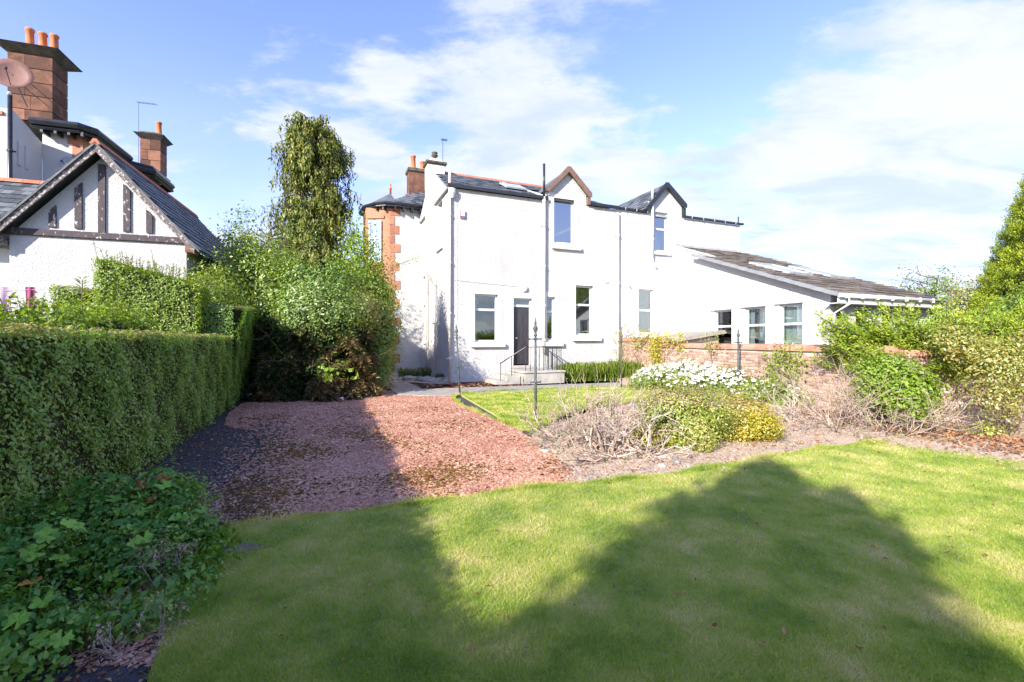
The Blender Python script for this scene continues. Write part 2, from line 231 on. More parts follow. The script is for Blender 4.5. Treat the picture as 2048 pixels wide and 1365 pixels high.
# ------------------------------------------------------------------ mesh helpers
def tag(o, label=None, cat=None, group=None, kind=None):
    for k, v in (('label', label), ('category', cat), ('group', group), ('kind', kind)):
        if v: o[k] = v
    return o
def new(name, me, parent=None, mat=None, mx=None):
    o = bpy.data.objects.new(name, me); COL.objects.link(o)
    if parent is not None: o.parent = parent
    if mx is not None: o.matrix_local = mx
    if mat is not None and me is not None and not me.materials: me.materials.append(mat)
    return o
def thing(name, label, cat, loc=(0, 0, 0), rz=0, group=None):
    o = bpy.data.objects.new(name, None); COL.objects.link(o); o.location = loc; o.rotation_euler = (0, 0, rz); o.empty_display_size = .2
    return tag(o, label, cat, group)
class MB:
    def __init__(s): s.v = []; s.f = []
    def add(s, vs, fs):
        b = len(s.v); s.v += [tuple(p) for p in vs]; s.f += [tuple(b + i for i in f) for f in fs]; return s
    def box(s, x0, x1, y0, y1, z0, z1):
        return s.add([(x0, y0, z0), (x1, y0, z0), (x1, y1, z0), (x0, y1, z0), (x0, y0, z1), (x1, y0, z1), (x1, y1, z1), (x0, y1, z1)],
                     [(0, 3, 2, 1), (4, 5, 6, 7), (0, 1, 5, 4), (1, 2, 6, 5), (2, 3, 7, 6), (3, 0, 4, 7)])
    def cbox(s, x0, x1, y0, y1, z0, z1, c=.01):
        """a box with chamfered long edges round its sides"""
        xs = lambda k: (x0 + k, x1 - k); pts = []
        for z, k in ((z0, c), (z0 + c, 0), (z1 - c, 0), (z1, c)):
            pts += [(x0 + k, y0 + k, z), (x1 - k, y0 + k, z), (x1 - k, y1 - k, z), (x0 + k, y1 - k, z)]
        fs = [(3, 2, 1, 0), (12, 13, 14, 15)]
        for r in range(3):
            for i in range(4): j = (i + 1) % 4; fs.append((r * 4 + i, r * 4 + j, r * 4 + 4 + j, r * 4 + 4 + i))
        return s.add(pts, fs)
    def prism(s, poly, y0, y1):
        """poly in (x, z), counter-clockwise seen from -y; extruded from y0 to y1"""
        n = len(poly)
        return s.add([(x, y0, z) for x, z in poly] + [(x, y1, z) for x, z in poly], [tuple(range(n)), tuple(range(2 * n - 1, n - 1, -1))] + [((i + 1) % n, i, i + n, (i + 1) % n + n) for i in range(n)])
    def slab(s, poly, z0, z1):
        n = len(poly)
        return s.add([(x, y, z0) for x, y in poly] + [(x, y, z1) for x, y in poly], [tuple(range(n - 1, -1, -1)), tuple(range(n, 2 * n))] + [(i, (i + 1) % n, (i + 1) % n + n, i + n) for i in range(n)])
    def tube(s, pts, rad, n=6, caps=True):
        P = [Vector(p) for p in pts]; rr = rad if hasattr(rad, '__len__') else [rad] * len(P); b = len(s.v); up = Vector((0, 0, 1))
        for i, p in enumerate(P):
            d = (P[min(i + 1, len(P) - 1)] - P[max(i - 1, 0)]);
            d = d.normalized() if d.length > 1e-9 else up
            a = d.cross(up if abs(d.z) < .95 else Vector((1, 0, 0))).normalized(); c = d.cross(a)
            for k in range(n):
                t = 2 * math.pi * k / n; q = p + (a * math.cos(t) + c * math.sin(t)) * rr[i]; s.v.append(tuple(q))
        for i in range(len(P) - 1):
            for k in range(n): j = (k + 1) % n; s.f.append((b + i * n + k, b + i * n + j, b + (i + 1) * n + j, b + (i + 1) * n + k))
        if caps: s.f.append(tuple(b + k for k in range(n - 1, -1, -1))); s.f.append(tuple(b + (len(P) - 1) * n + k for k in range(n)))
        return s
    def lathe(s, prof, cx=0, cy=0, n=14):
        b = len(s.v)
        for r, z in prof:
            for k in range(n): t = 2 * math.pi * k / n; s.v.append((cx + r * math.cos(t), cy + r * math.sin(t), z))
        for i in range(len(prof) - 1):
            for k in range(n): j = (k + 1) % n; s.f.append((b + i * n + k, b + i * n + j, b + (i + 1) * n + j, b + (i + 1) * n + k))
        s.f.append(tuple(b + k for k in range(n - 1, -1, -1))); s.f.append(tuple(b + (len(prof) - 1) * n + k for k in range(n)))
        return s
    def mesh(s, name='m', smooth=False):
        me = bpy.data.meshes.new(name); me.from_pydata(s.v, [], s.f); me.update()
        if smooth:
            for p in me.polygons: p.use_smooth = len(p.vertices) <= 4
        return me
    def build(s, name, mat, parent=None, mx=None, smooth=False): return new(name, s.mesh(name, smooth), parent, mat, mx)
def npmesh(name, V, F):
    """V n x 3, F m x k arrays"""
    me = bpy.data.meshes.new(name); k = F.shape[1]
    me.vertices.add(len(V)); me.vertices.foreach_set('co', np.ascontiguousarray(V, np.float32).ravel())
    me.loops.add(F.size); me.loops.foreach_set('vertex_index', np.ascontiguousarray(F, np.int32).ravel())
    me.polygons.add(len(F)); me.polygons.foreach_set('loop_start', np.arange(0, F.size, k, dtype=np.int32))
    me.update(calc_edges=True); return me
def unit(a): return a / np.maximum(np.linalg.norm(a, axis=1, keepdims=True), 1e-9)
def leaves(P, Nn, size, aspect=.55, tdir=None, tw=0., fold=.25):
    """one folded diamond of two triangles per leaf; Nn: the way its face looks"""
    n = len(P); Nn = unit(Nn); r = rng.normal(size=(n, 3))
    if tdir is not None: r = r * (1 - tw) + np.asarray(tdir) * tw * 2
    T = unit(r - Nn * (r * Nn).sum(1, keepdims=True)); B = np.cross(Nn, T)
    s = (size * rng.uniform(.5, 1.45, n))[:, None] if np.isscalar(size) else size[:, None]
    w = s * aspect * .5
    V = np.stack([P, P + T * s * .5 + B * w + Nn * s * fold * .4, P + T * s, P + T * s * .5 - B * w + Nn * s * fold * .4], 1).reshape(-1, 3)
    i = np.arange(n)[:, None] * 4
    F = np.concatenate([i + [0, 1, 2], i + [0, 2, 3]], 1).reshape(-1, 3)
    return V, F
def leafobj(name, P, Nn, size, mat, parent=None, kind=None, **k):
    V, F = leaves(P, Nn, size, **k); o = new(name, npmesh(name, V, F), parent, mat)
    if kind: o['kind'] = kind
    return o
def inpoly(P, poly):
    x, y = P[:, 0], P[:, 1]; r = np.zeros(len(P), bool); n = len(poly)
    for i in range(n):
        x0, y0 = poly[i]; x1, y1 = poly[(i + 1) % n]
        if y0 == y1: continue
        c = ((y0 > y) != (y1 > y)) & (x < (x1 - x0) * (y - y0) / (y1 - y0) + x0); r ^= c
    return r
def gp(x, y, z=0.):
    """a spot on the ground as measured in the photograph (level camera 1.6 m up, 16 mm lens)"""
    Y = 910 * (1.6 - z) / (y - 682.5); return ((x - 1024) / 910 * Y, Y)
def smooth_poly(pts, step=.25, jit=.03):
    out = []; n = len(pts)
    for i in range(n):
        p0, p1, p2, p3 = [np.array(pts[(i + k - 1) % n], float) for k in range(4)]
        m = max(1, int(np.linalg.norm(p2 - p1) / step))
        for k in range(m):
            t = k / m; q = .5 * ((2 * p1) + (-p0 + p2) * t + (2 * p0 - 5 * p1 + 4 * p2 - p3) * t * t + (-p0 + 3 * p1 - 3 * p2 + p3) * t ** 3)
            out.append(tuple(q + rng.uniform(-jit, jit, 2)))
    return out
def sheet(name, poly, z, mat, depth=.1):
    bm = bmesh.new(); vs = [bm.verts.new((x, y, z)) for x, y in poly]; f = bm.faces.new(vs)
    if f.normal.z < 0: f.normal_flip()
    n = len(vs); lo = [bm.verts.new((x, y, z - depth)) for x, y in poly]
    for i in range(n): bm.faces.new((vs[i], vs[(i + 1) % n], lo[(i + 1) % n], lo[i]))
    bmesh.ops.triangulate(bm, faces=[f]); bm.normal_update(); me = bpy.data.meshes.new(name); bm.to_mesh(me); bm.free()
    return new(name, me, None, mat)
def TR(x=0, y=0, z=0, rz=0): return Matrix.Translation((x, y, z)) @ Matrix.Rotation(rz, 4, 'Z')

# ------------------------------------------------------------------ wall and window builders (x along the wall, z up, face looks to -y)
def wall_mesh(x0, x1, z0, z1, holes=(), th=.32, extra=None):
    xs = sorted({x0, x1, *[h[0] for h in holes], *[h[1] for h in holes]}); zs = sorted({z0, z1, *[h[2] for h in holes], *[h[3] for h in holes]})
    xs = [a for a in xs if x0 <= a <= x1]; zs = [a for a in zs if z0 <= a <= z1]
    solid = {}
    for i in range(len(xs) - 1):
        for j in range(len(zs) - 1):
            cx, cz = (xs[i] + xs[i + 1]) / 2, (zs[j] + zs[j + 1]) / 2
            solid[i, j] = not any(h[0] < cx < h[1] and h[2] < cz < h[3] for h in holes)
    idx = {}; V = []; F = []
    def v(i, j, k):
        if (i, j, k) not in idx: idx[i, j, k] = len(V); V.append((xs[i], k * th, zs[j]))
        return idx[i, j, k]
    for (i, j), s in solid.items():
        if not s: continue
        F.append((v(i, j, 0), v(i + 1, j, 0), v(i + 1, j + 1, 0), v(i, j + 1, 0))); F.append((v(i, j, 1), v(i, j + 1, 1), v(i + 1, j + 1, 1), v(i + 1, j, 1)))
        for di, dj, a, b in ((-1, 0, (i, j + 1), (i, j)), (1, 0, (i + 1, j), (i + 1, j + 1)), (0, -1, (i, j), (i + 1, j)), (0, 1, (i + 1, j + 1), (i, j + 1))):
            if not solid.get((i + di, j + dj), False): F.append((v(*a, 0), v(*a, 1), v(*b, 1), v(*b, 0)))
    m = MB(); m.add(V, F)
    return m
def window(parent, mx, x0, x1, z0, z1, transom=None, mull=(), fw=.07, glass=None, name='window', y=.13, mat=None, sashes=True, blind=None):
    """frame mesh with a pane for each light"""
    m = MB(); zs = [z0] + ([transom] if transom else []) + [z1]; xs = [x0, *mull, x1]; d = .07
    m.box(x0, x1, y, y + d, z0, z0 + fw); m.box(x0, x1, y, y + d, z1 - fw, z1); m.box(x0, x0 + fw, y, y + d, z0 + fw, z1 - fw); m.box(x1 - fw, x1, y, y + d, z0 + fw, z1 - fw)
    if transom: m.box(x0 + fw, x1 - fw, y - .012, y + d, transom - fw * .6, transom + fw * .6)
    for q in mull:
        for a, b in zip(zs[:-1], zs[1:]): m.box(q - fw * .5, q + fw * .5, y + .004, y + d, a + (fw if a == z0 else fw * .6), b - (fw if b == z1 else fw * .6))
    w = m.build(name, mat or M['upvc'], parent, mx)
    for a, b in zip(zs[:-1], zs[1:]):
        for p, q in zip(xs[:-1], xs[1:]):
            l, r_ = p + (fw if p == x0 else fw * .5), q - (fw if q == x1 else fw * .5); lo, hi = a + (fw if a == z0 else fw * .6), b - (fw if b == z1 else fw * .6)
            MB().box(l - .004, r_ + .004, y + .03, y + .038, lo - .004, hi + .004).build('pane', glass or M['glass'], w)
    return w
def sill(parent, mx, x0, x1, z, h=.15, d=.12, mat=None):
    return MB().cbox(x0, x1, -d, .002, z - h, z, .012).build('window_sill', mat or M['band'], parent, mx)
def surround(parent, mx, x0, x1, z0, z1, w=.16, d=.012, top=.2):
    m = MB(); m.box(x0 - w, x0, -d, .05, z0, z1 + top); m.box(x1, x1 + w, -d, .05, z0, z1 + top); m.box(x0, x1, -d, .05, z1, z1 + top)
    return m.build('window_margin', M['band'], parent, mx)
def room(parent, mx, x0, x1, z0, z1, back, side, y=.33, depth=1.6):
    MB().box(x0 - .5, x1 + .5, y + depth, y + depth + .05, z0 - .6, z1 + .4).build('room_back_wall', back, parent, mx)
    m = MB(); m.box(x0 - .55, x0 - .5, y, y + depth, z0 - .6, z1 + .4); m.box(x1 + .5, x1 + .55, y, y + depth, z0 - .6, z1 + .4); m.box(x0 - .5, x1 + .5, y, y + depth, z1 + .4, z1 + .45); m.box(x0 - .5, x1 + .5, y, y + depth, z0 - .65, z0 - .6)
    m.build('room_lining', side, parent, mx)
def pipe(parent, x, y, z0, z1, r=.055, mat=None, name='downpipe', collars=(), mx=None, top=None):
    pts = [(x, y, z0), (x, y, z1)]
    if top: pts += top
    m = MB(); m.tube(pts, r, 10)
    o = m.build(name, mat or M['pipe'], parent, mx, True)
    for z in collars:
        c = MB(); c.lathe([(r + .003, z), (r + .022, z + .01), (r + .022, z + .07), (r + .003, z + .09)], x, y, 10); c.box(x - r - .06, x + r + .06, y + r - .01, y + r + .02, z + .02, z + .06)
        c.build('pipe_collar', mat or M['pipe'], o)
    return o
def chimney_pot(parent, x, y, z, h=.7, r=.15, mx=None):
    return MB().lathe([(r * 1.12, z), (r * 1.12, z + .08), (r, z + .1), (r * .86, z + h * .85), (r * 1.05, z + h * .88), (r * 1.08, z + h * .96), (r * .98, z + h), (r * .78, z + h), (r * .75, z + h * .7)], x, y, 16).build('chimney_pot', M['pot'], parent, mx, True)
def slates(parent, O, A, B, rows, cols, mat, solo=0, t=.012, name='slate', expo=None, wjit=.0, skip=None, lift=.02, farmat=None):
    """courses of slates on the plane O + a*A + b*B (B runs up the slope); each one lies on the course below"""
    O, A, B = Vector(O), Vector(A), Vector(B); n = A.cross(B).normalized(); L_, H_ = A.length, B.length; a, b = A / L_, B / H_
    dw, dh = L_ / cols, H_ / rows; tilt = math.atan2(lift, dh)
    X = a; Yv = (b * math.cos(tilt) - n * math.sin(tilt)); Z = X.cross(Yv)
    base = Matrix(((X.x, Yv.x, Z.x, 0), (X.y, Yv.y, Z.y, 0), (X.z, Yv.z, Z.z, 0), (0, 0, 0, 1)))
    me = MB().box(-dw / 2 + .003, dw / 2 - .003, -.02, dh * 1.15, 0, t).mesh(name); me.materials.append(mat)
    rest = MB(); cnt = 0
    for r in range(rows):
        off = (r % 2) * .5
        for c in range(cols + (1 if off else 0)):
            q = c + .5 - off
            if q < .2 or q > cols - .2: continue
            if skip and skip(q * dw, (r + .5) * dh): continue
            p = O + a * (q * dw) + b * (r * dh) + n * (lift + rnd.uniform(-.003, .004))
            mx = Matrix.Translation(p) @ base @ Matrix.Rotation(rnd.uniform(-.012, .012), 4, 'Z')
            if cnt < solo: new(name, me, parent, None, mx); cnt += 1
            else: rest.add([mx @ v.co for v in me.vertices], [tuple(pp.vertices) for pp in me.polygons])
    if rest.v:
        o = rest.build(name, farmat or M['slate_far'], parent); o['kind'] = 'stuff'

# ------------------------------------------------------------------ ground
tag(MB().box(-400, 400, -60, 900, -.3, -.02).build('ground', M['field']), kind='structure')
base_soil = sheet('garden_soil', [(-8, -4), (13.2, -4), (13.4, 5), (14, 24), (-14, 26), (-12, 8)], -.008, M['dsoil'], .02); tag(base_soil, kind='structure')
HU, HV = (.925, .380), (-.380, .925); HO = (-2.35, 17.23); HA = math.atan2(.38, .925)
def hw(u, v): return (HO[0] + u * HU[0] + v * HV[0], HO[1] + u * HU[1] + v * HV[1])
# gravel drive
grav = smooth_poly([gp(492, 806), gp(620, 800), gp(745, 760), hw(-3.0, -1.6), hw(3.5, -1.4), hw(3.5, -3.6), gp(920, 791), gp(1040, 862), gp(1090, 900), gp(1180, 975), (.6, 4.3), (-2.0, 3.3), gp(430, 1060), gp(440, 980), gp(515, 900), gp(500, 862), gp(450, 850)], .3, .03)
tag(sheet('gravel_drive', grav, .006, M['gravel'], .03), kind='structure')
apr = [hw(-2.2, -2.25), hw(2.3, -2.25), hw(2.3, .05), hw(.3, .05), hw(.3, 5), hw(-3.2, 5), hw(-3.0, 1.6)]
tag(sheet('gravel_strip', apr, .012, M['gravel'], .03), kind='structure')
tag(sheet('rockery_soil', [hw(-2.9, 6), hw(-2.0, 2.2), hw(-1.3, .6), hw(-.6, -.3), hw(.3, -.4), hw(.3, 2), hw(.3, 6)], .03, M['soil'], .05), kind='structure')
# concrete path slabs
pathpoly = [gp(744, 749), gp(795, 791), gp(858, 793), gp(920, 791), hw(6.4, -3.7), hw(6.4, -2.4), gp(845, 780), gp(782, 749)]
path = tag(sheet('garden_path', pathpoly, .028, M['path'], .06), kind='structure')
def chips(name, n, poly, bb, size, mat, zb=.008, near=2.0, parent=None, flat=.45, zf=None, wts=None):
    """loose stones: little four-sided wedges, denser towards the camera"""
    x0, x1, y0, y1 = bb; u = rng.uniform(0, 1, n * 3); k = near
    Y = (y0 ** (1 - k) + u * (y1 ** (1 - k) - y0 ** (1 - k))) ** (1 / (1 - k)) if k != 1 else y0 * (y1 / y0) ** u
    P = np.stack([rng.uniform(x0, x1, n * 3), Y, np.zeros(n * 3)], 1); P = P[inpoly(P, poly)]
    if wts is not None: P = P[rng.uniform(0, 1, len(P)) < wts(P)]
    P = P[:n]; m = len(P)
    s = size * rng.lognormal(0, .35, m) * np.clip(.75 + P[:, 1] * .05, .8, 1.6); th = rng.uniform(0, 6.28, m)
    if zf is not None: P[:, 2] = zf(P)
    P[:, 2] += zb
    V = np.zeros((m, 4, 3))
    for j in range(3):
        a = th + j * 2.094 + rng.uniform(-.4, .4, m); V[:, j] = P + np.stack([np.cos(a) * s, np.sin(a) * s, rng.uniform(-.2, .25, m) * s], 1)
    V[:, 3] = P + np.stack([rng.uniform(-.3, .3, m) * s, rng.uniform(-.3, .3, m) * s, s * flat * rng.uniform(.6, 1.5, m)], 1)
    i = np.arange(m)[:, None] * 4; F = np.concatenate([i + [0, 1, 3], i + [1, 2, 3], i + [2, 0, 3]], 1).reshape(-1, 3)
    return tag(new(name, npmesh(name, V.reshape(-1, 3), F), parent, mat), 'loose ' + name.replace('_', ' ') + ' lying over the ground', name.split('_')[-1], kind='stuff')
chips('gravel', 95000, grav, (-8, 2.2, 3.3, 17), .0135, M['chip'], .008, 2.2)
chips('path_gravel', 6000, apr, (-5, 1, 14, 18.5), .02, M['chip'], .014, 0)
def mossw(P): return np.clip((np.sin(P[:, 0] * 2.1 + 1.3 * np.sin(P[:, 1] * 1.7)) * np.cos(P[:, 1] * 1.9 + P[:, 0]) * .9 + rng.normal(0, .35, len(P))) * np.clip(1.6 - P[:, 1] * .12, .15, 1), 0, 1)
chips('gravel_moss', 60000, grav, (-8, 2.2, 3.3, 11), .018, M['moss'], .011, 2.2, flat=.35, wts=mossw)

# lawns
lawn = [(-1.35, -3), (-1.55, .5), (-1.62, 2.0)] + [gp(*p) for p in [(340, 1270), (385, 1180), (410, 1105), (470, 1068), (560, 1052), (690, 1035), (820, 1020), (1000, 992), (1150, 976), (1240, 968), (1370, 952), (1500, 928), (1640, 905), (1760, 893), (1870, 891), (1960, 900), (2048, 922)]] + [(8.4, 5.75), (10.5, 5.7)] + [(13, 5.6), (13, -3)]
lawn = lawn[:3] + smooth_poly(lawn[3:-2], .12, .012)[:-1 * max(1, int(np.hypot(*(np.array(lawn[-3]) - np.array(lawn[3]))) / .12))] + lawn[-2:]
tag(sheet('lawn', lawn, .05, M['turf'], .05), kind='structure')
lawn2 = [gp(920, 791), gp(1040, 861), gp(1075, 860), gp(1130, 832), gp(1200, 815), gp(1290, 803), gp(1310, 790), gp(1262, 779), gp(1230, 776)]
tag(sheet('back_lawn', lawn2, .033, M['turf'], .05), kind='structure')
def blades(name, n, poly, bb, near, h, w, z=.05, mat=None, holes=()):
    x0, x1, y0, y1 = bb; u = rng.uniform(0, 1, n * 2); k = near
    Y = (y0 ** (1 - k) + u * (y1 ** (1 - k) - y0 ** (1 - k))) ** (1 / (1 - k)) if k else y0 + u * (y1 - y0)
    P = np.stack([rng.uniform(x0, x1, n * 2), Y, np.full(n * 2, z)], 1); P = P[inpoly(P, poly)]
    P = P[np.abs(P[:, 0]) < P[:, 1] * 1.2 + .5]
    for hx, hy, hr in holes: P = P[((P[:, 0] - hx) ** 2 + ((P[:, 1] - hy) * 1.6) ** 2 > (hr * rng.uniform(.7, 1.15, len(P))) ** 2)]
    P = P[:n]; m = len(P); th = rng.uniform(0, 6.28, m); sc = np.clip(P[:, 1] / 4, .7, 3)
    hh = h * rng.uniform(.55, 1.35, m); ww = w * rng.uniform(.7, 1.3, m) * sc
    d = np.stack([np.cos(th), np.sin(th), np.zeros(m)], 1); ph = rng.uniform(0, 6.28, m); ln = hh * rng.uniform(.3, 1.5, m)
    tip = P + np.stack([np.cos(ph) * ln, np.sin(ph) * ln, hh], 1)
    V = np.stack([P - d * ww[:, None] / 2, P + d * ww[:, None] / 2, tip], 1).reshape(-1, 3)
    return tag(new(name, npmesh(name, V, np.arange(m * 3).reshape(-1, 3)), None, mat or M['blade']), 'short mown grass of the ' + name.replace('_grass', '').replace('_', ' '), 'grass', kind='stuff')
bare = gp(478, 1110)
blades('lawn_grass', 480000, lawn, (-2.6, 9.5, 1.9, 7.6), 2.1, .021, .0045, holes=[(bare[0], bare[1], .15)])
blades('back_lawn_grass', 70000, lawn2, (-1.8, 5, 8, 16), 1.5, .035, .006, z=.03)

bx_, by__ = bare
tag(sheet('bare_patch', [(bx_ + .17 * (1 + .35 * math.sin(2 * a + 1)) * math.cos(a) * (1 + .2 * math.sin(3 * a)), by__ + .09 * math.sin(a)) for a in [k * .35 for k in range(18)]], .052, M['bare'], .01), kind='structure')
def edge_blades(name, pts, n, h):
    A_ = np.array(pts); k = rng.integers(0, len(A_) - 1, n); f = rng.uniform(0, 1, (n, 1)); P = A_[k] * (1 - f) + A_[k + 1] * f + rng.normal(0, .03, (n, 2)); m = n
    P = np.concatenate([P, np.full((n, 1), .03)], 1); th = rng.uniform(0, 6.28, m); hh = h * rng.uniform(.5, 1.5, m) * (1 + .5 * np.sin(k * .7)); ww = .005 * np.clip(P[:, 1] / 4, .7, 3); d = np.stack([np.cos(th), np.sin(th), np.zeros(m)], 1); ph = rng.uniform(0, 6.28, m)
    V = np.stack([P - d * ww[:, None] / 2, P + d * ww[:, None] / 2, P + np.stack([np.cos(ph) * hh * .9, np.sin(ph) * hh * .9, hh], 1)], 1).reshape(-1, 3)
    tag(new(name, npmesh(name, V, np.arange(m * 3).reshape(-1, 3)), None, M['blade']), 'longer ragged grass fringing the lawn edge', 'grass', kind='stuff')
edge_blades('edge_grass', lawn[3:-2], 26000, .045)
edge_blades('edge_grass', smooth_poly(lawn2, .15, .01), 6000, .05)
# soil beds: a lumpy sheet
def bedz(X, Y):
    return .012 + .022 * np.sin(X * 2.3 + Y) * np.sin(Y * 1.9) + np.clip((X - (7.9 - (Y - 3) * .184) + 2.0) * .05, 0, .12)
bed = [gp(1075, 862), gp(1060, 880), gp(1090, 905), gp(1150, 985), gp(1370, 975), gp(1500, 955), gp(1640, 930), gp(1760, 917), gp(1870, 915), gp(1960, 925), gp(2048, 955), (8.4, 5.2), (13, 5.2), (13, 8.6), (8.6, 8.6), (5.4, 20.2), (4.6, 20), (3.9, 16.6), gp(1262, 779), gp(1310, 790), gp(1285, 806), gp(1200, 818)]
def lumpy(name, poly, bb, res, zf, amp, mat):
    x0, x1, y0, y1 = bb; xs = np.arange(x0, x1, res); ys = np.arange(y0, y1, res); X, Y = np.meshgrid(xs, ys, indexing='ij'); nx, ny = X.shape
    Z = zf(X, Y) + np.abs(rng.normal(0, amp, X.shape)); P = np.stack([X.ravel() + rng.uniform(-res * .3, res * .3, X.size), Y.ravel() + rng.uniform(-res * .3, res * .3, X.size), Z.ravel()], 1)
    c = inpoly(P, poly).reshape(nx, ny); I = np.arange(nx * ny).reshape(nx, ny); ok = c[:-1, :-1] & c[1:, :-1] & c[1:, 1:] & c[:-1, 1:]
    F = np.stack([I[:-1, :-1][ok], I[1:, :-1][ok], I[1:, 1:][ok], I[:-1, 1:][ok]], 1)
    used = np.unique(F); mp_ = np.full(nx * ny, -1); mp_[used] = np.arange(len(used))
    return tag(new(name, npmesh(name, P[used], mp_[F]), None, mat), kind='structure')
lumpy('flower_bed_soil', bed, (-.2, 13, 4.8, 20.3), .06, bedz, .012, M['soil'])
chips('soil_crumbs', 30000, bed, (0, 9, 4.9, 14), .016, M['clod'], .005, 2, flat=.7, zf=lambda P: bedz(P[:, 0], P[:, 1]))
def hline_(u, Y): s_ = (Y - u * HU[1]) / HV[1]; return (u * HU[0] + s_ * HV[0], Y)
strip = [gp(300, 1080), gp(255, 1000), (-4.7, 5.6), hline_(-2.3, 9.2), gp(455, 855), gp(505, 868), gp(512, 900), gp(450, 985), gp(445, 1060), gp(400, 1110), gp(385, 1180), gp(310, 1365), (-1.6, -2), (-2.4, -2), (-2.6, 1)]
lumpy('hedge_bed_soil', strip, (-8, -1, -2, 12.6), .05, lambda X, Y: .014 + 0 * X, .012, M['dsoil'])
chips('dark_soil_crumbs', 14000, strip, (-7.5, -1.3, 2, 12), .016, M['dclod'], .015, 1.8, flat=.6)
chips('strewn_gravel', 20000, strip, (-7.5, -1.3, 2.2, 10), .014, M['chip'], .03, 1.8, wts=lambda P: np.clip(1.25 - np.abs(P[:, 0] - (-2.2 - (P[:, 1] - 3.5) * .42)) * 1.6, .05, 1))
chips('strewn_soil', 20000, grav, (-7.5, 1, 3.3, 9), .016, M['dclod'], .012, 1.8, wts=lambda P: np.clip(.9 - np.abs(P[:, 0] - (-2.4 - (P[:, 1] - 3.5) * .42)) * 1.6, 0, 1))
def litter(name, n, poly, bb, zf, size=.035, mat=None, near=1.5, wts=None):
    x0, x1, y0, y1 = bb; u = rng.uniform(0, 1, n * 3); Y = (y0 ** (1 - near) + u * (y1 ** (1 - near) - y0 ** (1 - near))) ** (1 / (1 - near))
    P = np.stack([rng.uniform(x0, x1, n * 3), Y, np.zeros(n * 3)], 1); P = P[inpoly(P, poly)]
    if wts is not None: P = P[rng.uniform(0, 1, len(P)) < wts(P)]
    P = P[:n]; P[:, 2] = zf(P); Nn = rng.normal(size=(len(P), 3)) * .45 + [0, 0, 1]
    return tag(leafobj(name, P, Nn, size, mat or M['litter'], kind='stuff', aspect=.6, fold=.5), 'dry brown leaves scattered thinly over the ground', 'leaves', 'fallen leaves lying about')
litter('fallen_leaves', 1500, bed, (0, 9, 4.9, 12), lambda P: bedz(P[:, 0], P[:, 1]) + .03, .04)
litter('fallen_leaves', 3000, bed, (4.6, 8.6, 6, 9.5), lambda P: bedz(P[:, 0], P[:, 1]) + .035, .05, wts=lambda P: np.clip(1 - np.abs(P[:, 0] - (7.0 - (P[:, 1] - 7) * .3)) * 1.1, 0, 1))
litter('fallen_leaves', 2600, strip, (-7.5, -1.3, 2, 12), lambda P: .035 + 0 * P[:, 0], .03)
litter('fallen_leaves', 500, grav, (-7, 2, 3.4, 12), lambda P: .025 + 0 * P[:, 0], .025)
litter('fallen_leaves', 150, lawn, (-1.5, 7, 2.1, 6), lambda P: .075 + 0 * P[:, 0], .03)

# ------------------------------------------------------------------ white house (our half of the pair)
HL = (HO[0], HO[1], 0)
S90 = R(-90)
house = thing('white_house', 'tall white rendered house with slate roof, brown boarded dormer, red quoins and dark back door', 'house', HL, HA)
EAVE = 7.4
holes = [(.98, 1.94, 1.57, 3.43), (2.6, 3.42, .62, 3.33), (4.10, 4.48, 1.63, 3.43), (5.46, 6.32, 1.85, 3.97), (4.42, 5.4, 5.7, 7.4)]
fw = wall_mesh(0, 7.57, -.1, EAVE, holes)
# dormer gable over the wall head
fw.add(*[(a.v, a.f) for a in [wall_mesh(4.12, 5.98, EAVE, 7.9, [(4.42, 5.4, EAVE, 7.56)])]][0])
fw.prism([(4.12, 7.9), (5.98, 7.9), (5.05, 8.72)], 0, .32)
fw.build('rear_wall', M['render'], house)
MB().box(-.004, .32, .33, 5.48, -.1, 1.2).build('side_wall_base', M['render'], house)
sidemx = TR(0, 5.5, 0, S90)      # wall that looks to -x: x runs towards the viewer
side = wall_mesh(0, 5.5, -.1, EAVE, [(3.45, 4.3, 5.45, 7.3), (.75, 1.3, 4.75, 6.1), (.8, 1.25, 3.4, 4.2), (.8, 1.25, 1.6, 2.7)], .3)
side.build('side_wall', M['render'], house, TR(-.002, 5.49, 0, S90))
MB().add([(-.12, 0, 7.38), (-.12, 5.5, 7.38), (-.12, 2.7, 8.98), (.1, 0, 7.38), (.1, 5.5, 7.38), (.1, 2.7, 8.98)], [(0, 2, 1), (3, 4, 5), (0, 1, 4, 3), (0, 3, 5, 2), (1, 2, 5, 4)]).build('gable_parapet', M['render'], house)
MB().box(7.25, 7.57, .34, 5.4, 0, EAVE - .1).build('party_wall', M['smooth'], house)
MB().box(.33, 7.2, .4, 5.4, 4.2, 4.4).build('upper_floor', M['cream'], house)
smx = TR(0, 5.49, 0, S90)
for (a, b, c, d, t) in [(3.45, 4.3, 5.45, 7.3, 6.5), (.75, 1.3, 4.75, 6.1, None), (.8, 1.25, 3.4, 4.2, None), (.8, 1.25, 1.6, 2.7, None)]:
    window(house, smx, a, b, c, d, t, glass=M['skyglass'])
    sill(house, smx, a - .12, b + .12, c, .14, .1)
I4 = Matrix.Identity(4)
window(house, I4, .98, 1.94, 1.57, 3.43, 2.83, name='window'); sill(house, I4, .81, 2.2, 1.53, .17, .14)
window(house, I4, 4.10, 4.48, 1.63, 3.43, 2.82, name='window'); sill(house, I4, 3.9, 4.8, 1.56, .18, .14)
window(house, I4, 5.46, 6.32, 1.85, 3.97, 3.15, name='window'); sill(house, I4, 5.28, 6.66, 1.80, .2, .14)
window(house, I4, 4.42, 5.4, 5.7, 7.56, None, fw=.06, glass=M['skyglass'], name='window'); sill(house, I4, 4.3, 5.66, 5.6, .17, .14)
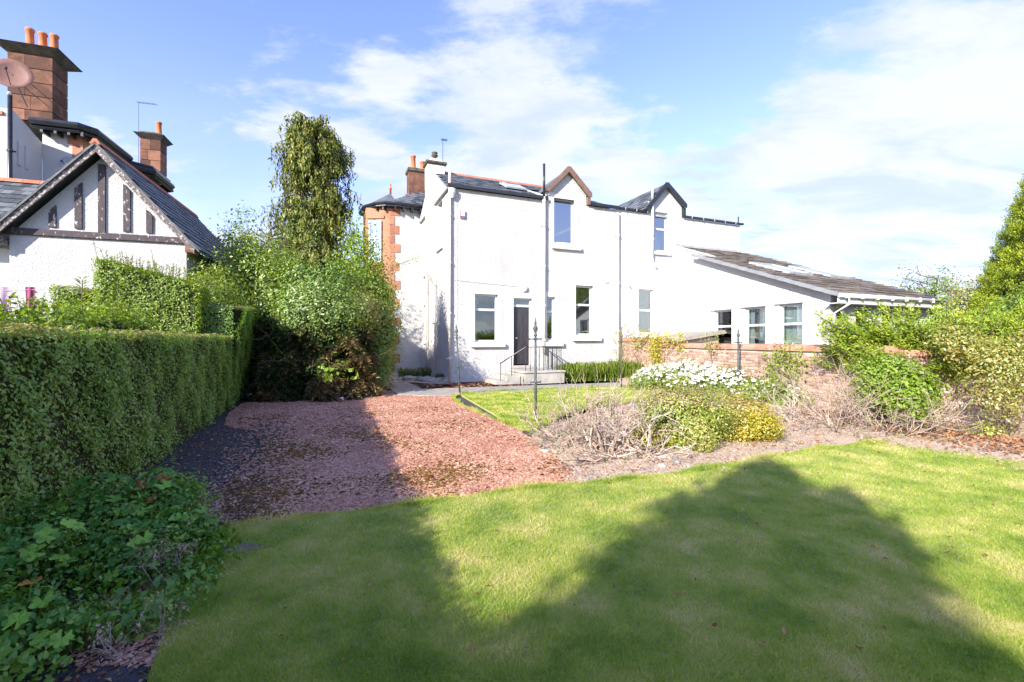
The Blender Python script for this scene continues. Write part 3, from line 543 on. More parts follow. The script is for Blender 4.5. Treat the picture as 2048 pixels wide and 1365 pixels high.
MB().box(4.5, 4.56, .24, .27, 5.75, 7.5).build('curtain', M['curtain'], house)
for a in [(.98, 1.94, 1.6, 3.43), (4.10, 4.48, 1.6, 3.43), (5.46, 6.32, 1.82, 3.97), (2.6, 3.42, .9, 3.33)]: surround(house, I4, *a)
surround(house, I4, 4.42, 5.4, 5.62, 7.56, top=.15)
# rooms behind the ground-floor glass
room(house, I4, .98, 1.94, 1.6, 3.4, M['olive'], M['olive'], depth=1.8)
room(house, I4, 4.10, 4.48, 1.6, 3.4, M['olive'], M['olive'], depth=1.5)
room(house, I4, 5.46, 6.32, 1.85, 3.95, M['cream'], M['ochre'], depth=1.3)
MB().box(5.53, 6.25, .34, .36, 3.2, 3.9).build('roller_blind', M['ochre'], house)
MB().prism([(4.9, 3.3), (4.9, 2.7), (6.9, 3.95), (6.9, 4.35), (4.9, 4.35)], 1.45, 1.6).build('reflected_roof_slope', M['ochre'], house)  # ochre slope stands in for the gable roof reflected in the pane
MB().prism([(4.9, 2.62), (6.9, 3.87), (6.9, 3.95), (4.9, 2.7)], 1.40, 1.58).build('reflected_roof_edge', M['upvc'], house)  # white strip copies the edge of that reflected roof
MB().box(5.95, 6.45, 1.5, 1.56, 1.95, 2.85).build('reflected_window_frame', M['upvc'], house); MB().box(6.03, 6.37, 1.47, 1.5, 2.2, 2.75).build('picture', M['ochre'], house)  # frame and inner panel stand in for the window of the reflected gable
c_ = MB(); c_.tube([(1.06 + .09 * math.sin(k * .5), .2, 3.33 - k * .07) for k in range(7)], .018, 6); c_.build('hanging_catch', M['upvc'], house)
# door
dr = MB().box(2.66, 3.36, .16, .2, .66, 2.98).build('door', M['door'], house)
dm = MB(); dm.tube([(2.72, .13, 1.72), (2.72, .11, 1.72), (2.82, .11, 1.72)], .012, 6); dm.build('door_handle', M['upvc'], dr)
MB().box(2.74, 3.28, .15, .162, .78, 1.5).build('door_panel', M['door'], dr); MB().box(2.74, 3.28, .15, .162, 1.85, 2.9).build('door_panel', M['door'], dr)
df = MB(); df.box(2.6, 2.66, .12, .22, .62, 3.33); df.box(3.36, 3.42, .12, .22, .62, 3.33); df.box(2.66, 3.36, .11, .22, 2.98, 3.07); df.box(2.66, 3.36, .12, .22, 3.27, 3.33)
dfo = df.build('door_frame', M['upvc'], house); MB().box(2.655, 3.365, .15, .158, 3.065, 3.275).build('pane', M['glass'], dfo)
MB().box(2.6, 3.42, .21, .33, 3.0, 3.4).build('fanlight_blind', M['ochre'], house)
MB().cbox(2.52, 3.5, -.1, .3, .5, .62, .01).build('door_threshold', M['conc'], house)
# things fixed on the wall
al = MB(); al.cbox(.36, .56, -.08, .0, 6.3, 6.6, .012); alo = al.build('alarm_box', M['alarm_w'], house)
MB().box(.365, .40, -.084, -.07, 6.31, 6.59).build('alarm_side_strip', M['alarm_r'], alo); MB().box(.40, .555, -.084, -.07, 6.305, 6.37).build('alarm_lower_strip', M['alarm_b'], alo)
lm = MB(); lm.lathe([(.15, 0), (.15, .03), (.135, .07), (.09, .11), (.02, .125)], 0, 0, 20); lm.build('wall_lamp', M['lamp'], house, Matrix.Translation((3.06, 0, 3.72)) @ Matrix.Rotation(R(90), 4, 'X'), True)
cb = MB(); cb.tube([(0.05, -.012, 3.93), (1.2, -.012, 3.86), (2.2, -.012, 3.82), (2.95, -.012, 3.78)], .011, 5); cb.build('cable', M['cable'], house)
vt = MB(); vt.cbox(6.93, 7.09, -.03, 0, 4.12, 4.25, .008)
vto = vt.build('wall_vent', M['upvc'], house)
for k in range(4): MB().box(6.95, 7.07, -.037, -.028, 4.135 + k * .026, 4.148 + k * .026).build('vent_slat', M['lead'], vto)
pipe(house, -.03, -.08, .05, 8.05, .05, M['rust_pipe'], collars=(.9, 2.6, 4.5, 6.3), top=None)
hop = MB(); hop.lathe([(.06, 7.0), (.12, 7.2), (.12, 7.35)], .07, -.1, 8); hop.build('hopper', M['pipe'], house)
p2 = pipe(house, 3.92, -.1, 1.1, 7.5, .06, M['rust_pipe'], collars=(1.6, 3.0, 4.6, 6.3, 7.3)); pipe(house, 3.92, -.1, 7.5, 8.85, .05, M['black'], name='soil_vent_pipe')
pipe(house, 7.55, -.08, .3, 7.25, .055, M['pipe'], collars=(2.0, 4.1, 6.2))
pipe(house, -.1, 2.1, .05, 5.2, .04, M['rust_pipe'], collars=(2.3, 3.9)); pipe(house, -.12, 3.75, .1, 8.0, .045, M['rust_pipe'], collars=(1.5, 3.8, 5.6))
# gutter along the wall head, roof, ridge
MB().box(-.1, 4.1, -.13, .02, 7.42, 7.50).build('gutter', M['black'], house); MB().box(6.16, 7.57, -.13, .02, 7.42, 7.50).build('gutter', M['black'], house)
MB().box(-.12, 4.1, -.15, -.13, 7.40, 7.53).build('gutter_lip', M['black'], house); MB().box(6.16, 7.57, -.15, -.13, 7.40, 7.53).build('gutter_lip', M['black'], house)
rf = MB(); rf.add([(-.1, .02, 7.47), (7.3, .02, 7.47), (5.3, 2.7, 8.9), (-.1, 2.7, 8.9), (-.1, 5.5, 7.47), (7.3, 5.5, 7.47)], [(0, 1, 2, 3), (3, 2, 5, 4), (1, 5, 2), (0, 3, 4), (0, 4, 5, 1)])
rfo = rf.build('roof', M['slate'], house)
slates(rfo, (-.1, -.1, 7.475), (7.2, 0, 0), (0, 2.75, 1.43), 11, 24, M['slate'], skip=lambda a, b: a > 7.25 - b * .69 or (3.9 < a < 6.2 and b < 1.6) or (2.6 < a < 3.6 and .9 < b < 1.9))
for k in range(12): MB().prism([(-.13, 8.86), (.13, 8.86), (.05, 8.99), (-.05, 8.99)], 0, .44).build('ridge_tile', M['ridge'], rfo, Matrix.Translation((-.1 + k * .455, 2.7, 0)) @ Matrix.Rotation(S90, 4, 'Z'))
fl = MB(); fl.tube([(3.62, .95, 7.98 + .06), (3.95, -.05, 7.52)], .04, 4); fl.tube([(2.95, 2.6, 8.88), (4.0, .2, 7.66)], .035, 4); fl.build('lead_flashing', M['lead'], rfo)
sk = MB(); sk.box(0, .95, 0, .95, 0, .06)
skm = Matrix.Translation((2.65, .9, 8.03)) @ Matrix.Rotation(math.atan2(1.43, 2.75), 4, 'X')
sko = sk.build('skylight', M['lead'], rfo, skm)
# dormer roof
dr1 = MB(); dr1.add([(3.98, -.14, 7.86), (5.05, -.14, 8.82), (5.05, 2.6, 8.82), (3.98, 1.1, 7.86), (3.98, -.14, 7.80), (5.05, -.14, 8.76), (5.05, 2.6, 8.76), (3.98, 1.1, 7.80)], [(0, 1, 2, 3), (7, 6, 5, 4), (0, 4, 5, 1), (0, 3, 7, 4)])
dr1.add([(6.12, -.14, 7.86), (5.05, -.14, 8.82), (5.05, 2.6, 8.82), (6.12, 1.1, 7.86), (6.12, -.14, 7.80), (5.05, -.14, 8.76), (5.05, 2.6, 8.76), (6.12, 1.1, 7.80)], [(3, 2, 1, 0), (4, 5, 6, 7), (1, 5, 4, 0), (4, 7, 3, 0)])
dr1.add([(4.13, .3, 7.4), (4.13, 1.2, 7.9), (4.13, .3, 7.9)], [(0, 2, 1)]); dr1.add([(5.97, .3, 7.4), (5.97, 1.2, 7.9), (5.97, .3, 7.9)], [(0, 1, 2)])
d1o = dr1.build('dormer_roof', M['slate'], house)
MB().prism([(3.94, 7.74), (4.12, 7.74), (5.05, 8.66), (5.05, 8.88), (4.98, 8.88)], -.2, -.145).build('bargeboard', M['brown'], d1o)
MB().prism([(6.16, 7.74), (6.16, 7.90), (5.12, 8.88), (5.05, 8.88), (5.05, 8.66), (5.98, 7.74)], -.2, -.145).build('bargeboard', M['brown'], d1o)
MB().prism([(5.985, 7.42), (6.13, 7.42), (6.13, 7.74), (5.985, 7.74)], -.12, .02).build('bargeboard_end', M['brown'], d1o)
# square white stack corbelled out of the side wall
st = MB(); st.cbox(-.36, .02, 2.3, 2.85, 4.5, 8.12, .02); st.add([(-.36, 2.3, 4.52), (.0, 2.3, 4.52), (.0, 2.85, 4.52), (-.36, 2.85, 4.52), (-.02, 2.3, 4.0), (0, 2.3, 4.0), (0, 2.85, 4.0), (-.02, 2.85, 4.0)], [(0, 1, 5, 4), (1, 2, 6, 5), (2, 3, 7, 6), (3, 0, 4, 7), (4, 5, 6, 7)])
st.build('chimney_breast', M['old_render'], house)
s2 = MB(); s2.cbox(-.36, .36, 2.28, 2.9, 8.12, 9.12, .02); cho = s2.build('chimney', M['old_render'], house)
MB().cbox(-.45, .45, 2.19, 2.99, 9.12, 9.24, .03).build('chimney_cap', M['dark_stone'], cho)
MB().add([(-.36, 2.28, 9.24), (.36, 2.28, 9.24), (.36, 2.9, 9.24), (-.36, 2.9, 9.24), (-.12, 2.45, 9.42), (.15, 2.45, 9.42), (.15, 2.72, 9.42), (-.12, 2.72, 9.42)], [(0, 1, 5, 4), (1, 2, 6, 5), (2, 3, 7, 6), (3, 0, 4, 7), (4, 5, 6, 7)]).build('chimney_flaunching', M['old_render'], cho)
cw = MB(); cw.lathe([(.09, 9.4), (.09, 9.56), (.15, 9.58), (.15, 9.6), (.09, 9.62), (.09, 9.66), (.13, 9.68), (.13, 9.73), (.02, 9.76)], 0, 2.6, 12); cw.build('cowl', M['dark_stone'], cho, None, True)
# front block with hipped roof and sandstone corner bay
fb = MB(); fb.box(-1.48, 7.57, 5.5, 14, -.1, 8.0); fb.build('front_block_wall', M['render'], house)
for k in range(9):
    z0 = .12 + k * .88; w = .42 if k % 2 else .48
    MB().cbox(-1.50, -1.50 + w, 5.478, 5.80, z0 + .44, z0 + .86, .012).build('quoin', M['sand'], house)
for k in range(9):
    z0 = .12 + k * .88
    MB().cbox(-1.52, -1.30, 5.47, 5.9, z0 - .0, z0 + .43, .012).build('quoin', M['sand'], house)
# bay: faces in plan
bp = [(-1.5, 5.52), (-1.76, 5.60), (-2.55, 5.98), (-2.6, 7.1), (-1.5, 7.9)]
by = MB(); by.slab(list(bp), -.1, 7.98); by.build('bay_wall', M['sand'], house)
def edge_mx(a, b):  # plane of a bay face, x from a to b, face looking out
    return Matrix.Translation((a[0], a[1], 0)) @ Matrix.Rotation(math.atan2(b[1] - a[1], b[0] - a[0]), 4, 'Z')
bmx = edge_mx(bp[2], bp[1])
Lb = math.dist(bp[1], bp[2])
for z0, z1 in ((5.35, 7.35), (1.4, 3.9)):
    o = window(house, bmx, .16, Lb - .12, z0, z1, (z0 + z1) / 2 + .15, (.16 + (Lb - .28) / 2,), fw=.05, y=-.1)
    MB().box(.2, Lb - .16, -.05, -.035, z0 + .05, z1 - .05).build('curtain', M['curtain'], house, bmx)
    MB().cbox(.08, Lb - .04, -.1, .05, z0 - .14, z0, .01).build('window_sill', M['sand'], house, bmx)
MB().cbox(.05, Lb, -.06, .05, 7.45, 7.6, .01).build('bay_string_course', M['sand'], house, bmx)
ov = [(-1.2, 5.15), (-1.75, 5.25), (-2.15, 5.55), (-2.65, 6.3), (-2.75, 7.5), (-1.5, 8.4), (.3, 8.4), (.3, 5.15)]
MB().slab(ov, 7.98, 8.06).build('eaves_soffit', M['black'], house)
gg = MB(); gg.tube([(x, y, 8.11) for x, y in [(.3, 5.12)] + ov[:6]], .075, 6); gg.build('eaves_gutter', M['black'], house)
for i, (x, y, a) in enumerate([(-.9, 5.3, 0), (-.5, 5.3, 0), (-.1, 5.3, 0), (.2, 5.3, 0), (-1.3, 5.32, 0), (-1.75, 5.5, -.7), (-2.0, 5.75, -.9), (-2.3, 6.1, -1.1), (-2.5, 6.6, -1.4)]):
    MB().cbox(-.04, .04, -.14, .22, 7.82, 7.975, .008).build('eaves_bracket', M['black'], house, TR(x, y, 0, a))
hr = MB(); e = 8.1; rl = [(-1.75, 5.15, e), (7.57, 5.15, e), (7.57, 14.4, e), (-1.75, 14.4, e), (2.6, 9.8, 11.2), (7.57, 9.8, 11.2)]
hr.add(rl, [(0, 1, 5, 4), (0, 4, 3), (4, 5, 2, 3), (1, 2, 5), (3, 2, 1, 0)]); hro = hr.build('hipped_roof', M['slate'], house)
slates(hro, (-1.75, 5.12, 8.11), (6, 0, 0), (0, 4.65, 3.1), 18, 22, M['slate'], skip=lambda a, b: a < b * .78 + .1)
br_ = MB(); c0 = (-1.3, 6.9, 9.1); pp = [(x, y, 8.12) for x, y in ov[:6]]
br_.add(pp + [c0], [(i + 1, i, 6) for i in range(5)]); br_.build('bay_roof', M['slate'], house)
fn = MB(); fn.lathe([(.05, 9.05), (.05, 9.3), (.09, 9.33), (.04, 9.38), (.03, 9.5), (.05, 9.55), (.01, 9.62)], -1.3, 6.9, 8); fn.build('finial', M['ridge'], house, None, True)
cm = MB(); cm.cbox(-.35, .62, 7.0, 7.7, 8.9, 10.4, .02); co = cm.build('chimney', M['sand_old'], house); MB().cbox(-.42, .69, 6.93, 7.77, 10.4, 10.62, .05).build('chimney_cap', M['dark_stone'], co)
chimney_pot(co, -.08, 7.35, 10.62, .75, .14); chimney_pot(co, .42, 7.35, 10.62, .5, .14)

# ------------------------------------------------------------------ neighbouring half of the pair
nb = thing('neighbour_house', 'plain white half of the pair with black edged dormer beyond the long downpipe', 'house', HL, HA)
h2 = [(8.72, 9.56, 1.93, 3.95), (9.62, 10.38, 5.74, 7.4)]
nw = wall_mesh(7.575, 14.95, -.1, EAVE, h2); a = wall_mesh(9.28, 11.2, EAVE, 8.0, [(9.62, 10.38, EAVE, 7.54)]); nw.add(a.v, a.f)
nw.prism([(9.28, 8.0), (11.2, 8.0), (10.2, 8.76)], 0, .32); nw.build('rear_wall', M['smooth'], nb)
MB().box(14.63, 14.95, .33, 14, -.1, EAVE).build('end_wall', M['smooth'], nb); MB().box(7.58, 14.6, 5.5, 14, -.1, 8.0).build('front_block_wall', M['smooth'], nb)
MB().box(7.58, 14.95, .02, 5.5, 7.34, 7.40 + .02).build('flat_roof', M['lead'], nb); MB().box(7.6, 14.6, .34, 5.4, 4.2, 4.4).build('upper_floor', M['cream'], nb)
MB().box(7.575, 9.26, -.13, .02, 7.43, 7.50).build('gutter', M['black'], nb); MB().box(11.22, 15.08, -.13, .02, 7.43, 7.51).build('gutter', M['black'], nb)
for x in (7.9, 8.5, 9.1, 11.7, 12.4, 13.1, 13.8, 14.5): MB().box(x, x + .03, -.15, -.13, 7.40, 7.52).build('gutter_bracket', M['lead'], nb)
window(nb, I4, 8.72, 9.56, 1.93, 3.95, 3.0, y=.1); sill(nb, I4, 8.6, 9.68, 1.9, .14, .1)
MB().box(8.78, 9.5, .2, .215, 1.98, 2.96).build('net_curtain', M['curtain'], nb); MB().box(8.78, 9.5, .26, .275, 3.0, 3.9).build('net_curtain', M['curtain'], nb)
window(nb, I4, 9.62, 10.38, 5.74, 7.54, 6.78, y=.1, glass=M['skyglass']); sill(nb, I4, 9.5, 10.5, 5.7, .14, .1)
MB().box(9.68, 10.32, .2, .215, 7.1, 7.5).build('roller_blind', M['curtain'], nb)
d2 = MB()
d2.add([(8.95, -.14, 7.62), (10.2, -.14, 8.84), (10.2, 3.6, 8.84), (8.95, 3.6, 7.62), (8.95, -.14, 7.56), (10.2, -.14, 8.78), (10.2, 3.6, 8.78), (8.95, 3.6, 7.56)], [(0, 1, 2, 3), (7, 6, 5, 4), (0, 4, 5, 1), (0, 3, 7, 4)])
d2.add([(11.32, -.14, 7.96), (10.2, -.14, 8.84), (10.2, 3.6, 8.84), (11.32, 3.6, 7.96), (11.32, -.14, 7.90), (10.2, -.14, 8.78), (10.2, 3.6, 8.78), (11.32, 3.6, 7.90)], [(3, 2, 1, 0), (4, 5, 6, 7), (1, 5, 4, 0), (4, 7, 3, 0)])
d2o = d2.build('dormer_roof', M['slate'], nb)
slates(d2o, (8.95, 3.6, 7.64), (0, -3.7, 0), (1.25, 0, 1.22), 7, 12, M['slate'])
MB().prism([(8.9, 7.5), (9.1, 7.5), (10.2, 8.68), (10.2, 8.9), (10.13, 8.9)], -.2, -.145).build('bargeboard', M['black'], d2o)
MB().prism([(11.36, 7.86), (11.36, 8.02), (10.27, 8.9), (10.2, 8.9), (10.2, 8.68), (11.18, 7.86)], -.2, -.145).build('bargeboard', M['black'], d2o)
MB().prism([(11.205, 7.5), (11.34, 7.5), (11.34, 7.86), (11.205, 7.86)], -.13, .02).build('bargeboard_end', M['black'], d2o)
ck = MB(); ck.box(9.23, 9.27, .33, 3.4, 7.42, 7.95); cko = ck.build('dormer_cheek', M['black'], nb); MB().box(9.21, 9.229, .6, 2.0, 7.5, 7.86).build('pane', M['skyglass'], cko)
pipe(nb, 9.42, -.09, 5.35, 8.6, .06, M['pipe'], collars=(6.2, 7.2)); pipe(nb, 9.42, -.09, 8.0, 8.65, .064, M['lead'], name='soil_vent_pipe')
en = MB(); en.tube([(9.42, -.09, 5.4), (9.45, -.09, 5.2), (9.62, -.09, 4.98)], .055, 8); en.build('pipe_shoe', M['pipe'], nb)
ol = MB(); ol.tube([(7.98, -.02, 4.32), (8.02, -.1, 4.2), (8.14, -.12, 4.05)], .035, 8); ol.build('overflow_pipe', M['pipe'], nb)
ap = MB(); ap.tube([(14.78, -.05, 7.5), (14.78, -.05, 7.82)], .03, 6); ap.build('vent_stub', M['black'], nb)
MB().cbox(10.6, 11.1, 6.6, 7.2, 7.4, 8.95, .02).build('chimney', M['sand_old'], nb); chimney_pot(nb, 10.72, 6.9, 8.95, .55, .16); chimney_pot(nb, 11.0, 6.9, 8.95, .4, .13)

# ------------------------------------------------------------------ single storey extension
ex = thing('sunroom_extension', 'low white extension with lean-to grey tiled roof, skylights and a row of windows', 'extension', HL, HA)
emx = TR(9.93, 0, 0, S90)        # wall that looks to -x; its x runs from the house (0) towards the viewer (7.65)
eh = [(3.16, 3.99, .95, 2.80), (4.58, 5.42, .95, 2.82), (5.96, 6.77, .95, 2.84)]
ew = wall_mesh(.0, 7.65, -.1, 3.12, eh, .3)
ew.prism([(.0, 3.12), (7.65, 3.12), (7.3, 3.22), (2.45, 5.04), (.0, 5.04)], 0, .3)
ew.build('gable_wall', M['smooth'], ex, emx)
MB().box(9.93, 10.78, -2.44, -.01, 5.0, 5.06).build('flat_roof', M['lead'], ex)
fc = MB(); fc.prism([(-.02, 4.98), (2.5, 4.98), (2.5, 5.10), (-.02, 5.10)], -.04, 0); fc.build('fascia', M['upvc'], ex, emx)
fc2 = MB(); fc2.prism([(2.45, 4.98), (8.0, 2.92), (8.0, 3.04), (2.45, 5.10)], -.05, -.002); fc2.build('verge_board', M['upvc'], ex, emx)
for (a, b, c, d) in eh:
    window(ex, emx, a, b, c, d, 2.17, (), fw=.06, y=.08); MB().cbox(a - .15, b + .04, -.07, .0, d + .0, d + .035, .006).build('window_drip', M['lead'], ex, emx)
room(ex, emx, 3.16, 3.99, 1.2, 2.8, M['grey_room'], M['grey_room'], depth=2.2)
MB().box(3.2, 3.55, .25, .262, .95, 2.78).build('curtain', M['curtain'], ex, emx)
MB().box(4.62, 4.8, .24, .252, .95, 2.8).build('curtain', M['curtain'], ex, emx); MB().box(4.95, 5.4, .26, .272, .95, 2.8).build('curtain', M['teal'], ex, emx)
MB().box(6.0, 6.75, .28, .292, .95, 2.82).build('blind', M['curtain'], ex, emx)
for k, mname in enumerate(['scrap_y', 'scrap_b', 'curtain', 'scrap_b']): MB().box(4.78 + k * .13, 4.88 + k * .13, .225, .235, 1.72, 1.92).build('hanging_card', M[mname], ex, emx)
f0 = wall_mesh(9.93, 15.1, -.1, 3.1, [(10.2, 10.72, .9, 2.66), (11.15, 11.95, .9, 2.66), (12.5, 13.3, .9, 2.66), (13.8, 14.6, .9, 2.66)], .3)
fmx = TR(0, -7.65, 0)
f0.build('front_wall', M['smooth'], ex, Matrix.Translation((.002, -7.65, 0)))
for a, b in ((10.2, 10.72), (11.15, 11.95), (12.5, 13.3), (13.8, 14.6)):
    window(ex, fmx, a, b, .9, 2.66, 2.0, fw=.06, y=.08); MB().cbox(a - .06, b + .06, -.06, 0, 2.68, 2.72, .006).build('window_drip', M['lead'], ex, fmx)
MB().box(14.8, 15.1, -7.33, 0, -.1, 3.3).build('end_wall', M['smooth'], ex); MB().box(10.3, 14.7, -7.2, -.1, .35, .4).build('floor_deck', M['cream'], ex)
rb = MB(); rb.add([(9.62, -8.05, 2.98), (15.35, -8.05, 2.98), (15.35, -2.45, 2.98 + 5.6 * .3764), (15.35, 0, 6.01), (10.78, 0, 6.01), (10.78, -2.45, 2.98 + 5.6 * .3764), (9.62, -2.45, 2.98 + 5.6 * .3764)], [(0, 1, 2, 5, 6), (5, 2, 3, 4)])
rb.add([(10.78, 0, 5.06), (10.78, -2.45, 5.06), (10.78, 0, 6.01)], [(0, 1, 2)])
rbo = rb.build('tiled_roof', M['lead'], ex)
B_ = Vector((0, 8.05, 3.03)); sks = [(11.15 - 9.62, 12.45 - 9.62, 2.65, 4.35), (13.4 - 9.62, 14.75 - 9.62, 2.65, 4.35)]
SL = B_.length
slates(rbo, (9.62, -8.05, 3.0), (5.73, 0, 0), B_, 22, 15, M['tile'], solo=300, t=.028, name='roof_tile', lift=.035,
       skip=lambda a, b: (a < 1.16 and b > 5.6 * SL / 8.05) or any(p < a < q and (8.05 - s) * SL / 8.05 < b + .2 and b < (8.05 - r_) * SL / 8.05 + .25 and (8.05 - s) * SL / 8.05 < b for p, q, r_, s in [(k[0], k[1], 8.05 - k[3] - 0, 8.05 - k[2]) for k in [(a0, b0, 2.65, 4.35) for a0, b0, _, _ in sks]]))
for p, q, r_, s in sks:
    k = SL / 8.05; mxs = Matrix.Translation((9.62 + p, -8.05 + r_, 3.0 + r_ * .3764)) @ Matrix.Rotation(math.atan(.3764), 4, 'X')
    fr = MB(); W_, H_ = q - p, (s - r_) * k
    fr.box(0, W_, 0, .07, .02, .11); fr.box(0, W_, H_ - .07, H_, .02, .11); fr.box(0, .07, .07, H_ - .07, .02, .11); fr.box(W_ - .07, W_, .07, H_ - .07, .02, .11)
    fo = fr.build('skylight', M['lead'], rbo, mxs); MB().box(.065, W_ - .065, .065, H_ - .065, .075, .085).build('pane', M['skyglass'], fo)
for k in range(15):   # dry verge pieces stepping down the gable
    y = -8.1 + k * .385; z = 2.97 + (y + 8.05) * .3764
    MB().box(-.05, .02, 0, .42, -.05, .065).build('verge_cap', M['verge'], rbo, Matrix.Translation((9.60, y, z + .02)) @ Matrix.Rotation(math.atan(.3764) - .03, 4, 'X'))
MB().prism([(0, 6.0), (2.45, 5.08), (2.45, 5.16), (0, 6.1)], -.03, 0).build('lead_flashing', M['lead'], ex, TR(10.78, 0, 0, S90))
MB().box(10.78, 14.95, -.06, -.01, 5.98, 6.14).build('lead_flashing', M['lead'], ex)
gu = MB(); gu.tube([(9.6, -8.12, 2.95), (15.4, -8.12, 2.95)], .065, 8); gu.build('gutter', M['upvc'], ex, None, True)
for k in range(8): MB().box(9.85 + k * .74, 9.9 + k * .74, -8.2, -8.1, 2.87, 3.01).build('gutter_bracket', M['upvc'], ex)
MB().box(9.65, 15.3, -8.06, -8.03, 2.72, 2.93).build('fascia', M['upvc'], ex); MB().box(9.65, 15.3, -8.03, -7.66, 2.72, 2.74).build('soffit', M['upvc'], ex)
dp = MB(); dp.tube([(10.05, -8.12, 2.9), (10.05, -8.12, 2.72), (9.98, -7.75, 2.45), (9.98, -7.74, .1)], .04, 8); dp.build('downpipe', M['upvc'], ex, None, True)
dp = MB(); dp.tube([(15.2, -8.12, 2.9), (15.2, -8.12, 2.72), (15.05, -7.75, 2.45), (15.05, -7.74, .1)], .04, 8); dp.build('downpipe', M['upvc'], ex, None, True)
MB().tube([(.02, -.02, .5), (.02, -.02, 4.9)], .018, 6).build('cable', M['lead'], ex, emx)

# ------------------------------------------------------------------ door steps and railing
stp = thing('concrete_steps', 'grey concrete door steps with landing below the dark back door', 'steps', HL, HA)
MB().cbox(2.3, 3.95, -1.75, -.12, -.05, .42, .02).build('landing', M['conc'], stp); MB().cbox(2.26, 3.98, -1.79, -.11, .42, .50, .015).build('landing_slab', M['conc'], stp)
MB().cbox(1.75, 2.255, -1.5, -.12, -.05, .33, .015).build('step', M['conc'], stp); MB().cbox(1.3, 1.745, -1.5, -.12, -.05, .16, .015).build('step', M['conc'], stp)
rl_ = thing('iron_railing', 'thin dark iron railing round the concrete landing', 'railing', HL, HA)
zt = 1.38
rm = MB(); rm.tube([(1.5, -1.4, .78), (1.95, -1.4, 1.05), (2.4, -1.66, zt), (3.86, -1.66, zt), (3.86, -.14, zt)], .02, 6); rm.build('handrail', M['black'], rl_)
for x, y, z0, z1 in [(1.52, -1.4, .16, .79), (1.95, -1.4, .33, 1.05)] + [(2.4 + k * .182, -1.66, .5, zt) for k in range(9)] + [(3.86, -1.5 + k * .17, .5, zt) for k in range(8)]:
    MB().tube([(x, y, z0 - .005), (x, y, z1)], .0135, 6).build('baluster', M['black'], rl_)
rm2 = MB(); rm2.tube([(3.9, -.3, 1.3), (4.6, -.3, .75), (5.0, -.3, .3)], .012, 5); rm2.tube([(4.55, -.3, .8), (4.55, -.3, .0)], .009, 5); rm2.tube([(5.0, -.3, .32), (5.0, -.3, .0)], .009, 5); rm2.build('side_handrail', M['iron'], rl_)

# ------------------------------------------------------------------ four iron posts
def post(x, y, h, label, lean=0.):
    t = thing('iron_post', label, 'post', (x, y, 0), .35, 'old iron posts with spiked finials round the back lawn')
    t.rotation_euler = (0, lean, .35)
    MB().tube([(0, 0, -.1), (0, 0, h * .45), (0, 0, h * .82)], [.027, .024, .021], 10).build('shaft', M['iron'], t, None, True)
    MB().lathe([(.02, h * .82), (.033, h * .825), (.033, h * .84), (.018, h * .845), (.024, h * .86), (.045, h * .885), (.048, h * .90), (.030, h * .915), (.016, h * .925), (.027, h * .94), (.018, h * .955), (.010, h * .975), (.003, h)], 0, 0, 12).build('finial', M['iron'], t, None, True)
    for z, w in ((h * .795, .12), (h * .39, .10)):
        m = MB(); m.cbox(-w, w, -.012, .012, z - .012, z + .012, .004); m.cbox(-.034, .034, -.034, .034, z - .02, z + .02, .006); m.tube([(-w, 0, z - .022), (-w, 0, z + .022)], .013, 6); m.tube([(w, 0, z - .022), (w, 0, z + .022)], .013, 6); m.build('bracket', M['iron'], t)
    return t
post(-1.55, 13.54, 2.13, 'slightly leaning iron post at the lawn corner beside the concrete path', -.055)
post(.46, 8.8, 2.06, 'tallest iron post with rust streaks, standing between red gravel and dead shrub', -.005)
post(3.68, 15.31, 1.98, 'thin iron post in front of strap-leaved clump near the long downpipe')
post(6.03, 12.13, 1.97, 'iron post standing among the white daisies before the brick wall')

# ------------------------------------------------------------------ brick garden wall
WO = (4.81, 20.17); WA = math.atan2(-1, .184)
bw = thing('brick_garden_wall', 'old pinkish brick garden wall with red sandstone coping in front of the extension', 'wall', (WO[0], WO[1], 0), WA)
MB().box(0, 3.3, .012, .26, -.1, 1.6).build('wall_core', M['mortar'], bw); MB().box(3.3, 12.3, .012, .26, -.1, 1.37).build('wall_core', M['mortar'], bw)
bme = MB().cbox(0, .222, 0, .1, 0, .068, .006).mesh('brick'); bme.materials.append(M['brick']); hme = MB().cbox(0, .105, 0, .1, 0, .068, .006).mesh('brick'); hme.materials.append(M['brick'])
cand = []
for k in range(22):
    z = .0 + k * .077; x = -.11 * (k % 2); hd = (k % 4 == 2)
    while x < 12.2:
        w = .117 if hd else .234
        if x >= 0 and (z < 1.29 or (z < 1.52 and x + w < 3.28)): cand.append((x, z, hd))
        x += w
cand.sort(key=lambda c: (0 if (c[1] > .62 and 3.0 < c[0] < 11.8) else 1, -c[0] if c[1] > .62 else c[0]))
vis = [c for c in cand if c[1] > .62 and 3.0 < c[0] < 11.8]; stride = cand
restb = MB()
for i, (x, z, hd) in enumerate(cand):
    me = hme if hd else bme; mx = Matrix.Translation((x + .006, rnd.uniform(-.010, .004), z + .004)) @ Matrix.Rotation(rnd.uniform(-.02, .02), 4, 'Z')
    if i < 296: new('brick', me, bw, None, mx)
    else: restb.add([mx @ v.co for v in me.vertices], [tuple(p.vertices) for p in me.polygons])
tag(restb.build('brick', M['brick_far'], bw), kind='stuff')
